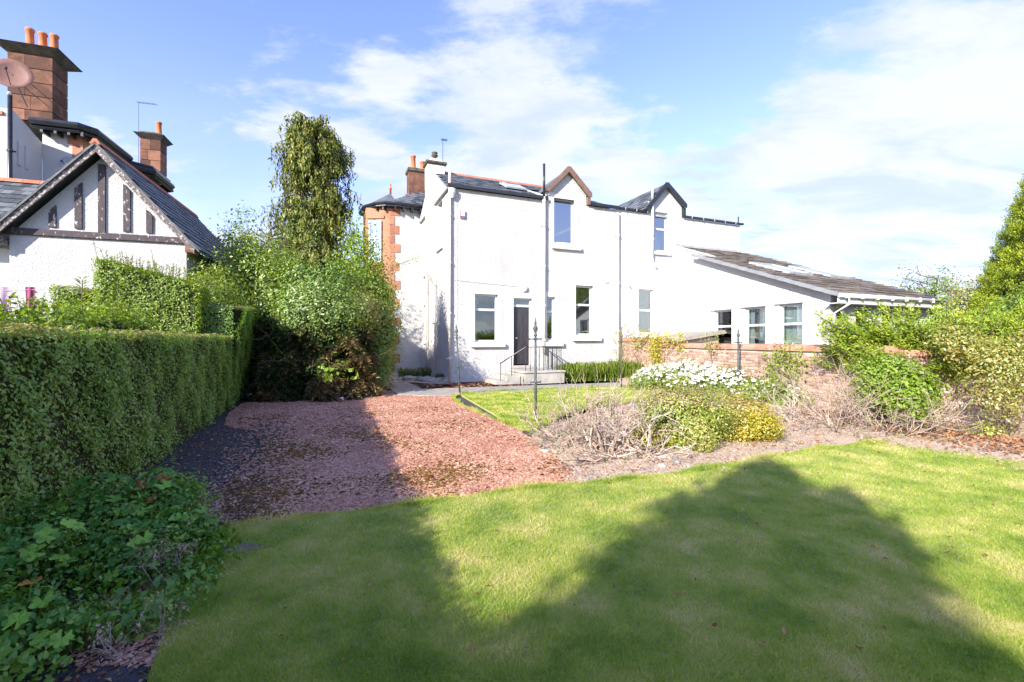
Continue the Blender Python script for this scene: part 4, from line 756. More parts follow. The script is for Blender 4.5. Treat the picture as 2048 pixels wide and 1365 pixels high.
def coping(x0, x1, z):
    n = 8; pr = [(-.05, z), (.31, z), (.31, z + .07)] + [(.13 + .18 * math.cos(t), z + .07 + .085 * math.sin(t)) for t in [math.pi * k / n for k in range(1, n)]] + [(-.05, z + .07)]
    MB().prism([(a, b) for a, b in pr], 0, x1 - x0 - .012).build('coping_stone', M['cop'], bw, Matrix.Translation((x0, rnd.uniform(-.008, .008), rnd.uniform(-.006, .006))) @ Matrix.Rotation(R(90), 4, 'Z') @ Matrix.Scale(-1, 4, (0, 1, 0)))
x = 0
while x < 3.2: w = min(rnd.uniform(.8, 1.0), 3.3 - x); coping(x, x + w, 1.585); x += w
x = 3.3
while x < 11.6: w = rnd.uniform(.75, 1.05); coping(x, x + w, 1.372); x += w

# the wall turns to run on to the right behind the shrubs
b2 = thing('brick_garden_wall', 'patched brick wall facing the lawn behind the rose bushes, under the juniper', 'wall', (WO[0] + 12.25 * math.cos(WA), WO[1] + 12.25 * math.sin(WA), 0), R(-4))
MB().box(-.05, 8, .012, .26, -.1, 1.3).build('wall_core', M['mortar'], b2)
rb2 = MB()
for k in range(17):
    x = -.05 + .11 * (k % 2)
    while x < 7.8:
        if rnd.random() < .82: mx = Matrix.Translation((x, rnd.uniform(-.012, .008), k * .077)); rb2.add([mx @ v.co for v in bme.vertices], [tuple(p.vertices) for p in bme.polygons])
        x += .234
tag(rb2.build('brick', M['brick_far'], b2), kind='stuff')
for k in range(9): MB().cbox(0, .86, -.04, .30, 1.3, 1.44, .03).build('coping_stone', M['cop'], b2, TR(-.05 + k * .875))

# shed roof showing over the wall
sh = thing('garden_shed', 'small shed with low grey felt roof just behind the brick wall', 'shed', (6.9, 18.1, 0), HA)
MB().box(-.9, 1.0, -.7, .7, -.1, 1.75).build('shed_wall', M['dead'], sh)
MB().prism([(-1.25, 1.62), (1.15, 1.96), (1.15, 2.02), (-1.25, 1.68)], -.9, .9).build('shed_roof', M['felt'], sh); MB().prism([(-1.25, 1.57), (1.16, 1.90), (1.16, 1.955), (-1.25, 1.62)], -.93, -.905).build('roof_edge_board', M['dead'], sh)

# ------------------------------------------------------------------ timbered garage to the left
GO = (-.719 * 12.5, 12.5); GA = math.atan2(.312, .95)
ga = thing('timbered_garage', 'white roughcast outbuilding with black timbered gable and peeling bargeboards', 'outbuilding', (GO[0], GO[1], 0), GA)
gw = MB(); gw.prism([(-3.72, -.1), (.04, -.1), (.04, 4.25), (-1.84, 6.42), (-3.72, 4.25)], 0, .3); gw.build('gable_wall', M['harl'], ga)
MB().box(-.26, .04, .31, 7, -.1, 4.2).build('side_wall', M['harl'], ga); MB().box(-3.72, -3.42, .31, 7, -.1, 4.2).build('side_wall', M['harl'], ga); MB().box(-3.72, .04, 6.7, 7, -.1, 4.2).build('back_wall', M['harl'], ga)
MB().cbox(-3.8, .06, -.07, .02, 4.26, 4.43, .012).build('tie_beam', M['timber'], ga)
for xx, z1 in ((-2.86, 4.86), (-2.33, 5.5), (-1.84, 6.1), (-1.3, 5.55), (-.80, 4.92)):
    z0 = 4.5 if abs(xx + 1.84) > .2 else 4.44
    m = MB(); w = .075 if abs(xx + 1.84) < .9 else .07; sl2 = 1.155 * w * (1 if xx < -1.9 else -1 if xx > -1.7 else 0)
    m.prism([(xx - w, z0), (xx + w, z0), (xx + w, z1 + .12 + sl2), (xx - w, z1 + .12 - sl2)], -.045, .02); m.build('timber_stud', M['timber'], ga)
dz = 1.155
for s in (-1, 1):
    pts = [(-1.84, 6.44), (-1.84, 6.66), (-1.84 + s * 2.16, 6.66 - 2.16 * dz), (-1.84 + s * 2.16, 6.44 - 2.16 * dz)]
    if s > 0: pts = pts[::-1]
    pts = pts[::-1]
    MB().prism(pts, -.32, -.27).build('bargeboard', M['barge'], ga)
    sf = [(-1.84, 6.40), (-1.84, 6.62), (-1.84 + s * 2.2, 6.62 - 2.2 * dz), (-1.84 + s * 2.2, 6.40 - 2.2 * dz)]
    r0 = MB(); p0 = Vector((-1.84, -.36, 6.69)); p1 = Vector((-1.84 + s * 2.28, -.36, 6.69 - 2.28 * dz)); q0, q1 = p0 + Vector((0, 7.5, 0)), p1 + Vector((0, 7.5, 0)); dn = Vector((0, 0, -.07))
    r0.add([p0, p1, q1, q0, p0 + dn, p1 + dn, q1 + dn, q0 + dn], [(0, 1, 2, 3), (7, 6, 5, 4), (0, 4, 5, 1), (1, 5, 6, 2), (2, 6, 7, 3)]); ro = r0.build('roof', M['slate'], ga)
    slates(ro, p1 + Vector((0, 0 if s > 0 else 7.4, .005)), Vector((0, 7.4 if s > 0 else -7.4, 0)), p0 - p1, 12, 24, M['slate'], solo=60 if s > 0 else 0)
    MB().prism([(-1.84 + s * 2.05 - .12, 4.0), (-1.84 + s * 2.05 + .12, 4.0), (-1.84 + s * 2.05 + .12, 4.18), (-1.84 + s * 2.05 - .12, 4.18)], -.28, .1).build('bargeboard_foot', M['sand_old'] if s > 0 else M['barge'], ga)
for k in range(16): MB().prism([(-.12, 6.62), (.12, 6.62), (.04, 6.76), (-.04, 6.76)], 0, .455).build('ridge_tile', M['ridge'], ga, TR(-1.84, -.36 + k * .462, 0))
# ------------------------------------------------------------------ villa behind it
vl = thing('sandstone_villa', 'tall white villa with red sandstone trim, black eaves and two sandstone chimneys', 'house', (GO[0], GO[1], 0), GA)
def gl(X, Y): dx, dy = X - GO[0], Y - GO[1]; return (dx * math.cos(GA) + dy * math.sin(GA), -dx * math.sin(GA) + dy * math.cos(GA))
a0 = gl(-16.5, 15.0); a1 = gl(-16.98, 16.45); a2 = gl(-15.87, 16.8); a3 = gl(-17.9, 23.0)
x0v = a0[0]; yb = a1[1]; x1v = a2[0]; yc = a3[1]
MB().box(x0v - 4, x0v - .3, a0[1], a0[1] + .3, -.1, 9.0).build('near_wall', M['smooth'], vl)
vw = wall_mesh(0, yb - a0[1] - .01, -.1, 8.6, [(.55, 1.1, 5.3, 6.6)], .3)
vmx = Matrix.Translation((x0v, a0[1], 0)) @ Matrix.Rotation(R(90), 4, 'Z')
vw.build('gable_wall', M['smooth'], vl, vmx)
vf = MB(); vf.prism([(0, 8.6), (yb - a0[1] - .01, 8.6), (yb - a0[1] - .01, 8.75), (.1, 9.25), (0, 9.25)], 0, .3); vf.build('gable_wall_head', M['smooth'], vl, vmx)
window(vl, vmx, .55, 1.1, 5.3, 6.6, None, y=.1, glass=M['skyglass']); sill(vl, vmx, .5, 1.15, 5.3, .1, .06)
mm = MB(); mm.prism([(.25, 7.5), (.4, 7.5), (.4, 8.3), (.25, 8.3)], -.05, 0); mm.prism([(.6, 7.5), (.75, 7.5), (.75, 8.3), (.6, 8.3)], -.05, 0); mm.build('wall_pilaster', M['smooth'], vl, vmx)
MB().box(x0v, x1v - .02, yb, yb + .3, -.1, 9.3).build('rear_wall', M['smooth'], vl)
MB().box(x1v - .3, x1v, yb, yc, -.1, 9.3).build('side_wall', M['smooth'], vl)
for k in range(10):
    MB().cbox(x1v - (.42 if k % 2 else .28), x1v + .03, yb - .03, yb + .5, 5.0 + k * .42, 5.0 + k * .42 + .405, .01).build('quoin', M['sand'], vl)
for k in range(6): MB().cbox(x1v - .1, x1v + .05, yb + .55 + k * .95, yb + 1.45 + k * .95, 8.2, 9.2, .01).build('sandstone_block', M['sand'], vl)
# bay standing forward on the side, with stepped eaves
MB().slab([(x1v, yb + 2.6), (x1v + .75, yb + 3.1), (x1v + .75, yb + 4.7), (x1v, yb + 5.2)], -.1, 8.95).build('bay_wall', M['sand'], vl)
def eave(pts, z, name='eaves_gutter'):
    m = MB(); m.tube([(x, y, z) for x, y in pts], .13, 6); m.tube([(x + .0, y + .05, z - .18) for x, y in pts], .07, 5); return m.build(name, M['black'], vl)
eave([(x0v - .1, yb - .45), (x1v + .1, yb - .45), (x1v + .45, yb - .1), (x1v + .45, yb + 2.5)], 9.35); eave([(x1v + .3, yb + 2.3), (x1v + 1.15, yb + 2.9), (x1v + 1.15, yb + 4.9), (x1v + .4, yb + 5.4)], 9.0)
MB().slab([(x0v - .1, yb - .42), (x1v + .1, yb - .42), (x1v + .42, yb - .1), (x1v + .42, yb + 2.5), (x1v + 1.1, yb + 3), (x1v + 1.1, yb + 4.9), (x1v + .4, yb + 6.6), (x0v, yb + 6.6)], 9.2, 9.28).build('eaves_soffit', M['black'], vl)
rv = MB(); rv.add([(x0v - 2, yb - .4, 9.38), (x1v + .4, yb - .4, 9.38), (x1v + .4, yc + .3, 9.38), (x0v - 2, yc, 9.38), (x0v - 1.6, yb + 3, 10.9), (x0v - 1.6, yc - 2, 10.9)], [(0, 1, 4), (1, 2, 5, 4), (2, 3, 5), (0, 4, 5, 3)]); rv.build('roof', M['slate'], vl)
for k, xx in enumerate((.0, .35, .7, 1.05)): MB().cbox(x0v + .15 + xx * 1.1, x0v + .23 + xx * 1.1, yb - .42, yb, 9.0, 9.18, .01).build('eaves_bracket', M['black'], vl)
# chimneys
def sstack(cx, cy, w, d, z0, z1, pots, cap=.32):
    h = MB().box(cx - w / 2 + .03, cx + w / 2 - .03, cy - d / 2 + .03, cy + d / 2 - .03, z0, z1).build('chimney', M['dark_stone'], vl)
    n = max(2, int((z1 - z0) / .42)); dz_ = (z1 - z0) / n
    for k in range(n):
        q = .5 if k % 2 else .38; sp = cx - w / 2 + w * q
        for a, b in ((cx - w / 2, sp - .006), (sp + .006, cx + w / 2)): MB().cbox(a, b, cy - d / 2, cy + d / 2, z0 + k * dz_ + .006, z0 + (k + 1) * dz_ - .006, .015).build('sandstone_block', M['sand_old'], h)
    zt_ = z1
    MB().add([(cx - w / 2, cy - d / 2, zt_), (cx + w / 2, cy - d / 2, zt_), (cx + w / 2, cy + d / 2, zt_), (cx - w / 2, cy + d / 2, zt_), (cx - w / 2 - cap, cy - d / 2 - cap, zt_ + .22), (cx + w / 2 + cap, cy - d / 2 - cap, zt_ + .22), (cx + w / 2 + cap, cy + d / 2 + cap, zt_ + .22), (cx - w / 2 - cap, cy + d / 2 + cap, zt_ + .22)],
             [(0, 1, 5, 4), (1, 2, 6, 5), (2, 3, 7, 6), (3, 0, 4, 7), (3, 2, 1, 0), (4, 5, 6, 7)]).build('chimney_cornice', M['dark_stone'], h)
    MB().cbox(cx - w / 2 - .02, cx + w / 2 + .02, cy - d / 2, cy + d / 2, zt_ + .22, zt_ + .38, .03).build('chimney_cap', M['dark_stone'], h)
    for px_, hh in pots: chimney_pot(h, cx + px_, cy, zt_ + .36, hh + .1, .125)
    return h
sstack(-6.54, 6.4, 1.24, .9, 9.3, 11.75, [(-.25, .68), (.12, .6), (.45, .6)])
sstack(-5.45, 13.0, .85, .8, 9.6, 11.7, [(.22, .6)], cap=.22)
pipe(vl, x0v + .02, a0[1] - .1, 3.6, 9.65, .06, M['black'], collars=(4.8, 6.2, 7.8)); MB().lathe([(.05, 9.62), (.08, 9.68), (.05, 9.76)], x0v + .02, a0[1] - .1, 8).build('pipe_top', M['lead'], vl)
MB().cbox(x0v - 4, x0v - .2, a0[1] - .06, a0[1] + .3, 9.0, 9.14, .02).build('wall_head_coping', M['ridge'], vl)
# lower slate roof with red ridge on the left
lr = MB(); P0, P1 = Vector((-11, 4.4, 6.75)), Vector((-4.6, 4.4, 6.75)); Q0, Q1 = Vector((-11, 1.6, 4.3)), Vector((-3.9, 1.6, 4.3))
lr.add([Q0, Q1, P1, P0, Q0 + Vector((0, 2.8, 0)), Q1 + Vector((0, 2.8, 0))], [(0, 1, 2, 3), (0, 3, 4), (1, 5, 2), (0, 4, 5, 1), (3, 2, 5, 4)])
wing = thing('slate_roofed_wing', 'low wing with slate roof and red ridge tiles between the timbered gable and the villa', 'outbuilding', (GO[0], GO[1], 0), GA)
lro = lr.build('roof', M['slate'], wing); MB().box(-11, -4.2, 2.2, 4.3, -.1, 4.25).build('wing_wall', M['smooth'], wing)
slates(lro, Q0 + Vector((3.4, 0, .01)), Vector((3.3, 0, 0)), P0 - Q0, 13, 13, M['slate'], solo=170)
for k in range(12): MB().prism([(-.12, -.04), (.12, -.04), (.04, .09), (-.04, .09)], 0, .44).build('ridge_tile', M['ridge'], lro, Matrix.Translation((-9.9 + k * .45, 4.4, 6.78)) @ Matrix.Rotation(S90, 4, 'Z'))
# satellite dishes and aerials
def dish(name, label, loc, r, az, tilt, mat, rz=GA):
    t = thing(name, label, 'satellite dish', loc, az)
    MB().lathe([(.02, -.10), (r * .35, -.088), (r * .7, -.05), (r * .98, 0), (r, .005), (r * .99, .015), (r * .69, -.038), (r * .34, -.075), (.02, -.088)], 0, 0, 22).build('reflector', mat, t, Matrix.Rotation(R(90 - tilt), 4, 'X'), True)
    m = MB(); m.tube([(0, -.02, -r * .9), (0, -r * .9, -r * .15)], .012, 5); m.tube([(0, -r * .92, -r * .2), (0, -r * .86, -.02)], .035, 6); m.build('feed_arm', M['black'], t)
    m = MB(); m.tube([(0, .08, 0), (0, .25, -.1), (.25, .45, -r * 1.6)], .02, 5); m.tube([(0, .1, -.1), (.75, .55, -r * 1.25)], .012, 5); m.tube([(0.3, .1, -.05), (.85, .5, -r * .95)], .012, 5); m.build('bracket', M['iron'], t)
    return t
def gw_(x, y, z): return (GO[0] + x * math.cos(GA) - y * math.sin(GA), GO[1] + x * math.sin(GA) + y * math.cos(GA), z)
dish('satellite_dish', 'large round reddish satellite dish mounted before the big sandstone chimney', gw_(-6.2, 4.45, 10.3), .52, GA + .25, 12, M['dish'])
dish('satellite_dish', 'small grey satellite dish on the white villa wall beside the gable', gw_(-5.5, yb - .3, 8.05), .24, GA - .2, 12, M['dish_grey'])
def aerial(label, loc, h, ln, az, el=0):
    t = thing('tv_aerial', label, 'aerial', loc, az); MB().tube([(0, 0, 0), (0, 0, h)], .014, 5).build('mast', M['iron'], t)
    m = MB(); m.tube([(-.08, 0, h), (ln, 0, h + el)], .012, 5)
    for k in range(9): q = k / 8; m.tube([(-.05 + q * (ln + .03), -.12, h + el * q), (-.05 + q * (ln + .03), .12, h + el * q)], .008, 4)
    m.build('boom', M['iron'], t); return t
aerial('thin television aerial on tall mast beside the farther sandstone chimney', gw_(-6.05, 12.9, 9.6), 4.0, .95, GA - .4, -.15)
q = hw(.36, 2.6); aerial('tiny aerial on a thin mast above the white square chimney', (q[0], q[1], 8.6), 1.75, .2, HA)
# washing on a line at the very left
q0, q1 = (-11.5, 8.2, 2.62), (-8.6, 9.9, 2.78)
ln = MB(); ln.tube([q0, ((q0[0] + q1[0]) / 2, (q0[1] + q1[1]) / 2, 2.6), q1], .006, 4); tag(ln.build('washing_line', M['cable']), 'thin washing line behind the shaggy hedge', 'washing line')
lp = thing('line_post', 'wooden post holding the washing line behind the hedge', 'post', (q1[0], q1[1], 0)); MB().tube([(0, 0, -.05), (0, 0, 2.82)], .035, 8).build('post_shaft', M['twig'], lp)
def cloth(label, t, w, h, mat, sk=0.):
    p = Vector(q0).lerp(Vector(q1), t); d = (Vector(q1) - Vector(q0)); az = math.atan2(d.y, d.x); m = MB(); nx, nz = 8, 6; vs = []
    for side in (0, 1):
        for j in range(nz + 1):
            for i in range(nx + 1):
                u = i / nx; v = j / nz; vs.append(((u - .5) * w * (1 - .15 * v * sk), .03 * math.sin(u * 9 + v * 2) * (v + .2) + side * .012, -v * h * (1 - .2 * u * sk)))
    fs = []
    for side in (0, 1):
        o = side * (nx + 1) * (nz + 1)
        for j in range(nz):
            for i in range(nx): a = o + j * (nx + 1) + i; f = (a, a + 1, a + nx + 2, a + nx + 1); fs.append(f if side else f[::-1])
    m.add(vs, fs); o = m.build('washing', mat, None, None, True); o.location = (p.x, p.y, p.z - .02); o.rotation_euler = (0, 0, az); return tag(o, label, 'washing', 'washing pegged on the line behind the hedge')
cloth('slate blue cloth hanging on the washing line before the gable wall', .26, .5, .62, M['cloth_b'], .6); cloth('pale pink cloth pegged between the blue and magenta washing', .48, .26, .75, M['cloth_p'], .3)
cloth('narrow magenta cloth hanging last on the washing line', .60, .14, .8, M['cloth_m'], 1.); cloth('mint green cloth at the edge of the picture on the line', .06, .3, .8, M['cloth_g'], .2)

# ------------------------------------------------------------------ planting
def uvec(n): return unit(rng.normal(size=(n, 3)))
def twigs(m, p, d, ln, r, depth, spread=.55, n=6, sides=4, kids=(2, 4), up=.0, wig=.25, shr=.68):
    """recursive bare branching into the tube builder m; returns the tips"""
    P = [Vector(p)]; d = Vector(d).normalized(); k = 3; tips = []
    for i in range(k):
        d = (d + Vector((rnd.gauss(0, wig), rnd.gauss(0, wig), rnd.gauss(0, wig) + up))).normalized(); P.append(P[-1] + d * ln / k)
    m.tube(P, [r * (1 - .45 * i / k) for i in range(k + 1)], sides, False)
    if depth <= 0: return [P[-1]]
    for j in range(rnd.randint(*kids)):
        q = P[rnd.choice((1, 2, 3, 3))]; nd = (d + Vector((rnd.gauss(0, spread), rnd.gauss(0, spread), rnd.gauss(0, spread)))).normalized()
        tips += twigs(m, q, nd, ln * shr * rnd.uniform(.8, 1.2), r * .6, depth - 1, spread, n, sides, kids, up, wig, shr)
    return tips
def clumps(c, rad, k, m, spread, inner=.55, flat=1., lo=-9, power=.5):
    """m leaf places round each of k clump centres spread through an ellipsoid's outer volume, with the clump's outward direction"""
    c, rad = np.array(c, float), np.array(rad, float); D = uvec(k); rr = inner + (1 - inner) * rng.uniform(0, 1, k) ** power
    ph = rng.uniform(0, 6.283, 4); lob = 1 + .17 * np.sin(D[:, 0] * 4.3 + ph[0]) * np.cos(D[:, 2] * 3.7 + ph[1]) + .14 * np.sin(D[:, 1] * 5.1 + D[:, 2] * 4.4 + ph[2]) + .10 * np.sin(D[:, 2] * 9 + D[:, 0] * 8 + ph[3])
    C = c + D * rad * (rr * lob)[:, None] * rng.uniform(.80, 1.16, (k, 1)); C = C[C[:, 2] > lo]; D = (C - c) / rad; k = len(C)
    s = spread * rng.uniform(.6, 1.4, k)
    P = np.repeat(C, m, 0) + rng.normal(size=(k * m, 3)) * np.repeat(s, m)[:, None] * [1, 1, flat]
    Nn = unit(np.repeat(unit(D), m, 0) * .8 + (P - np.repeat(C, m, 0)) / spread * .35 + rng.normal(size=(k * m, 3)) * .55 + [0, 0, .25])
    ok = P[:, 2] > .02; return P[ok], Nn[ok]
def shrub(name, label, cat, c, rad, mat, size=.06, k=120, m=60, spread=.16, stems=7, group=None, inner=.5, aspect=.55, flat=1., extra=None, lo=.05, sr=.018, foliage='foliage', power=.5, stem_mat=None, tdir=None, tw=0., core=.55):
    base = (c[0], c[1], 0); t = thing(name, label, cat, base, 0, group); cl = (0, 0, c[2])
    P, Nn = clumps(cl, rad, int(k * 1.6), m, spread, inner, flat, lo, power); size *= 1.22
    if core:
        bm = bmesh.new(); bmesh.ops.create_icosphere(bm, subdivisions=3, radius=1)
        for v in bm.verts: q = core * (1 + .22 * math.sin(v.co.x * 5 + v.co.z * 3) + .15 * math.sin(v.co.y * 7) + rnd.uniform(-.1, .1)); v.co = Vector((v.co.x * rad[0] * q, v.co.y * rad[1] * q, max(.01, cl[2] + v.co.z * rad[2] * q)))
        me = bpy.data.meshes.new('dark_core'); bm.to_mesh(me); bm.free(); new('dark_core', me, t, M['core'])  # solid dark lump that blocks the view through, coloured like a shaded inside
    leafobj(foliage, P, Nn, size, mat, t, aspect=aspect, tdir=tdir, tw=tw)
    if extra:
        for nm, emat, P2, N2, s2 in extra(P, Nn): leafobj(nm, P2, N2, s2, emat, t)
    st = MB()
    for i in range(stems):
        a = rnd.uniform(0, 6.28); twigs(st, (math.cos(a) * rad[0] * .15, math.sin(a) * rad[1] * .15, -.02), (math.cos(a) * .35, math.sin(a) * .35, 1), c[2] * .62, sr * .7, 2, .4, shr=.5)
    if stems: st.build('stems', stem_mat or M['twig'], t)
    return t
# hedges: a box run along a line, leaves on its skin
def hedge(name, label, p0, p1, w, h0, h1, dens, size, top_mat, side_mat, rough=.03, cap=True, shoots=0, sides='both', group=None, nearbias=1.0, lean=0.):
    p0, p1 = np.array(p0), np.array(p1); L_ = np.linalg.norm(p1 - p0); d = (p1 - p0) / L_; nrm = np.array([d[1], -d[0]])
    az = math.atan2(d[1], d[0]); t = thing(name, label, 'hedge', (p0[0], p0[1], 0), az, group)      # local: x along, -y towards the right-hand side
    ht = lambda x: h0 + (h1 - h0) * x / L_
    wob = lambda x, z: .035 * np.sin(x * 2.3 + z * 3) + .025 * np.sin(x * 5.1 - z * 4.2) + .02 * np.sin(x * 11 + z * 9)
    def face(n, kind):
        if kind in ('r', 'l'):
            x = L_ * rng.uniform(0, 1, n) ** nearbias; z = rng.uniform(.03, 1, n) * ht(x); s = -1 if kind == 'r' else 1
            # gappy near the ground
            y = s * (w / 2 + (lean * (z - .6) if s < 0 else 0) + wob(x, z) - np.abs(rng.normal(0, rough, n)) * 1.6 + rough * .6)
            N_ = np.stack([rng.normal(0, .4, n), np.full(n, s * 1.), rng.normal(.4, .4, n)], 1)
        elif kind == 't':
            x = L_ * rng.uniform(0, 1, n) ** nearbias; y = rng.uniform(-.5, .5, n) * w; y = np.where(y < 0, y * (1 + lean * 3.4 / w), y); z = ht(x) + rough * .4 - np.abs(rng.normal(0, rough, n)) + wob(x, y) * .6; N_ = np.stack([rng.normal(0, .5, n), rng.normal(0, .5, n), np.ones(n)], 1)
        else:
            e = 0 if kind == 's' else L_; y = rng.uniform(-.5, .5, n) * w; z = rng.uniform(.03, 1, n) * ht(e); x = e + (-1 if kind == 's' else 1) * (rough * .6 - np.abs(rng.normal(0, rough, n)) + wob(y, z) * .6); N_ = np.stack([np.full(n, -1. if kind == 's' else 1.), rng.normal(0, .5, n), rng.normal(.3, .5, n)], 1)
        return np.stack([x, y, z], 1), N_
    hm = (h0 + h1) / 2; Ps, Ns = [], []
    for kd in (('r', 'l') if sides == 'both' else (sides,)):
        P, N_ = face(int(dens * L_ * hm * (1 if kd == 'r' else .5)), kd)
        hole = (np.sin(P[:, 0] * 3.1 + 2 * np.sin(P[:, 2] * 2.7)) * np.sin(P[:, 2] * 4.3 + P[:, 0] * 1.3) > .72) & (rng.uniform(0, 1, len(P)) < .6); low = rng.uniform(0, 1, len(P)) < np.clip(.75 - P[:, 2] * 2.2, 0, .6)
        keep = ~(hole | low); Ps.append(P[keep]); Ns.append(N_[keep])
    for kd in ('s', 'e'):
        P, N_ = face(int(dens * w * hm), kd); Ps.append(P); Ns.append(N_)
    leafobj('leaves', np.concatenate(Ps), np.concatenate(Ns), size, side_mat, t)
    P, N_ = face(int(dens * 1.25 * L_ * w), 't'); leafobj('leaves', P, N_, size * .9, top_mat, t)
    nx = max(4, int(L_ / .25)); m = MB(); c = .07
    vs = []
    for i in range(nx + 1):
        x = .06 + (L_ - .12) * i / nx; hh = ht(x) - .06
        for j, (y, z) in enumerate(((-w / 2 + c, 0), (-w / 2 + c, hh * .5), (-w / 2 + c + .02, hh), (w / 2 - c - .02, hh), (w / 2 - c, hh * .5), (w / 2 - c, 0))):
            vs.append((x, y + rnd.uniform(-.02, .02), z + (rnd.uniform(-.02, .02) if z else 0)))
    m.add(vs, [(i * 6 + j, i * 6 + j + 1, i * 6 + 7 + j, i * 6 + 6 + j) for i in range(nx) for j in range(5)] + [(0, 1, 2, 3, 4, 5), tuple(nx * 6 + j for j in (5, 4, 3, 2, 1, 0))])
    m.build('branches', M['core'], t)  # one solid core behind the leaf skin, its dark colour giving shaded gaps
    tw_ = MB()
    for i in range(int(L_ * 40)):
        x = rnd.uniform(0, L_) ; z = rnd.uniform(.05, .9) * ht(x); s = -1
        twigs(tw_, (x, s * (w / 2 - .08), z), (rnd.gauss(0, .4), s, rnd.gauss(.5, .5)), .12, .004, 1, .6, kids=(1, 2))
    tw_.build('twigs', M['twig'], t)['kind'] = 'stuff'
    if shoots:
        P, Nn = [], []
        sm = MB()
        for i in range(shoots):
            x = rnd.uniform(0, L_); y = rnd.uniform(-.5, .5) * w; z = ht(x) - .05; hh = rnd.uniform(.06, .38 if h0 > 1.8 else .16) * (1.6 if rnd.random() < .1 else 1); dx, dy = rnd.gauss(0, .12), rnd.gauss(0, .12)
            sm.tube([(x, y, z), (x + dx * hh, y + dy * hh, z + hh)], .004, 4, False)
            for q in range(int(hh / .022)):
                f = q * .022 / hh; P.append((x + dx * hh * f, y + dy * hh * f, z + hh * f)); a = q * 1.57 + rnd.uniform(-.3, .3); Nn.append((-math.cos(a) * .6, -math.sin(a) * .6, 1))
        P, Nn = np.array(P), np.array(Nn); out = Nn * [-1, -1, 0] + [0, 0, .5]
        V, F = leaves(P, Nn, .06, aspect=.4, tdir=unit(out) * 2, tw=.9); new('shoot_leaves', npmesh('shoot_leaves', V, F), t, M['brightleaf'])['kind'] = 'stuff'; sm.build('shoots', M['twig'], t)['kind'] = 'stuff'
    return t
def hl(u, s): return (u * HU[0] + s * HV[0], u * HU[1] + s * HV[1])
def hline(u, Y): return hl(u, (Y - u * HU[1]) / HV[1])
# near clipped hedge: face at u=-2.02
hedge('clipped_hedge', 'long low clipped privet hedge running beside the gravel from the mallow bed', hline(-2.37, -2.4), hline(-2.37, 10.55), .7, 1.66, 1.70, 3300, .038, M['privet_top'], M['privet'], .035, nearbias=.9, shoots=70)
hedge('clipped_hedge', 'taller square end of the clipped hedge next to the dark fir thicket', hline(-2.37, 10.6), hline(-2.37, 13.1), .72, 2.42, 2.52, 3200, .038, M['privet_top'], M['privet'], .03, lean=.13)
hedge('clipped_hedge', 'glossy sunlit hedge block returning behind the low hedge', hline(-5.2, 9.75), hline(-2.8, 10.65), .8, 2.75, 2.44, 1900, .045, M['privet_top'], M['brightleaf'], .05)
t = thing('shaggy_hedge', 'shaggy untrimmed privet growing just behind the low clipped hedge', 'hedge', (0, 0, 0)); Ps, Ns = [], []; co_ = MB(); sm = MB()
for k in range(21):
    Y = 3.0 + k * .27; x, y = hline(-3.42 + .1 * math.sin(k * 2.1), Y); top = 1.82 + .045 * (Y - 3) * 1.25 + .06 * math.sin(k * 1.7)
    P, Nn = clumps((x, y, top - .42), (.42, .3, .42), 46, 40, .09, .5); Ps.append(P); Ns.append(Nn); co_.cbox(x - .28, x + .28, y - .2, y + .2, .05, top - .2, .1)
    for q in range(7):
        sx, sy = x + rnd.uniform(-.4, .4), y + rnd.uniform(-.2, .2); hh = rnd.uniform(.08, .26); z = top - .06; dx, dy = rnd.gauss(0, .15), rnd.gauss(0, .15); sm.tube([(sx, sy, z), (sx + dx * hh, sy + dy * hh, z + hh)], .004, 4, False)
        n_ = 16; f = np.linspace(0, 1, n_); Ps.append(np.stack([sx + dx * hh * f, sy + dy * hh * f, z + hh * f], 1)); Ns.append(rng.normal(size=(n_, 3)) + [0, 0, .8])
leafobj('leaves', np.concatenate(Ps), np.concatenate(Ns), .055, M['brightleaf'], t); co_.build('dark_core', M['core'], t)['kind'] = 'stuff'; sm.build('shoots', M['twig'], t)['kind'] = 'stuff'  # the boxes inside are solid and dark in place of shaded depth
hedge('clipped_hedge', 'tallest leafy privet block rising behind the low hedge before the white gable', (-8.9, 9.95), (-7.2, 10.62), .9, 3.34, 2.84, 2300, .048, M['brightleaf'], M['brightleaf'], .075, shoots=110)
shrub('privet_shrub', 'loose sprawling privet shoots between the gable corner and the hedge end', 'shrub', (-8.35, 12.0, 2.4), (.9, .7, .9), M['yellowleaf'], .05, 130, 55, .15, 8)
# shoots standing up in front of the gable
for i, (px_, lab) in enumerate([(-7.9, 'taller leafy privet shoot standing up before the white gable'), (-7.25, 'straight privet shoot nearest the rounded privet shrub')]):
    t = thing('privet_shoot', lab, 'shoot', (px_, 8.35, 0)); MB().tube([(0, 0, 1.8), (.02, 0, 2.72)], .008, 5).build('stem', M['twig'], t)
    P = np.array([(.01, 0, 2.1 + q * .048) for q in range(14) for _ in (0, 1)]); a = np.array([(q % 2) * 3.14 + (q // 2 % 2) * 1.2 + .3 for q in range(28)]); D = np.stack([np.cos(a), np.sin(a), np.full(28, .6)], 1)
    V, F = leaves(P, np.stack([-np.cos(a) * .6, -np.sin(a) * .6, np.ones(28)], 1), .16, aspect=.28, tdir=unit(D) * 2, tw=.97); new('leaves', npmesh('leaves', V, F), t, M['brightleaf'])

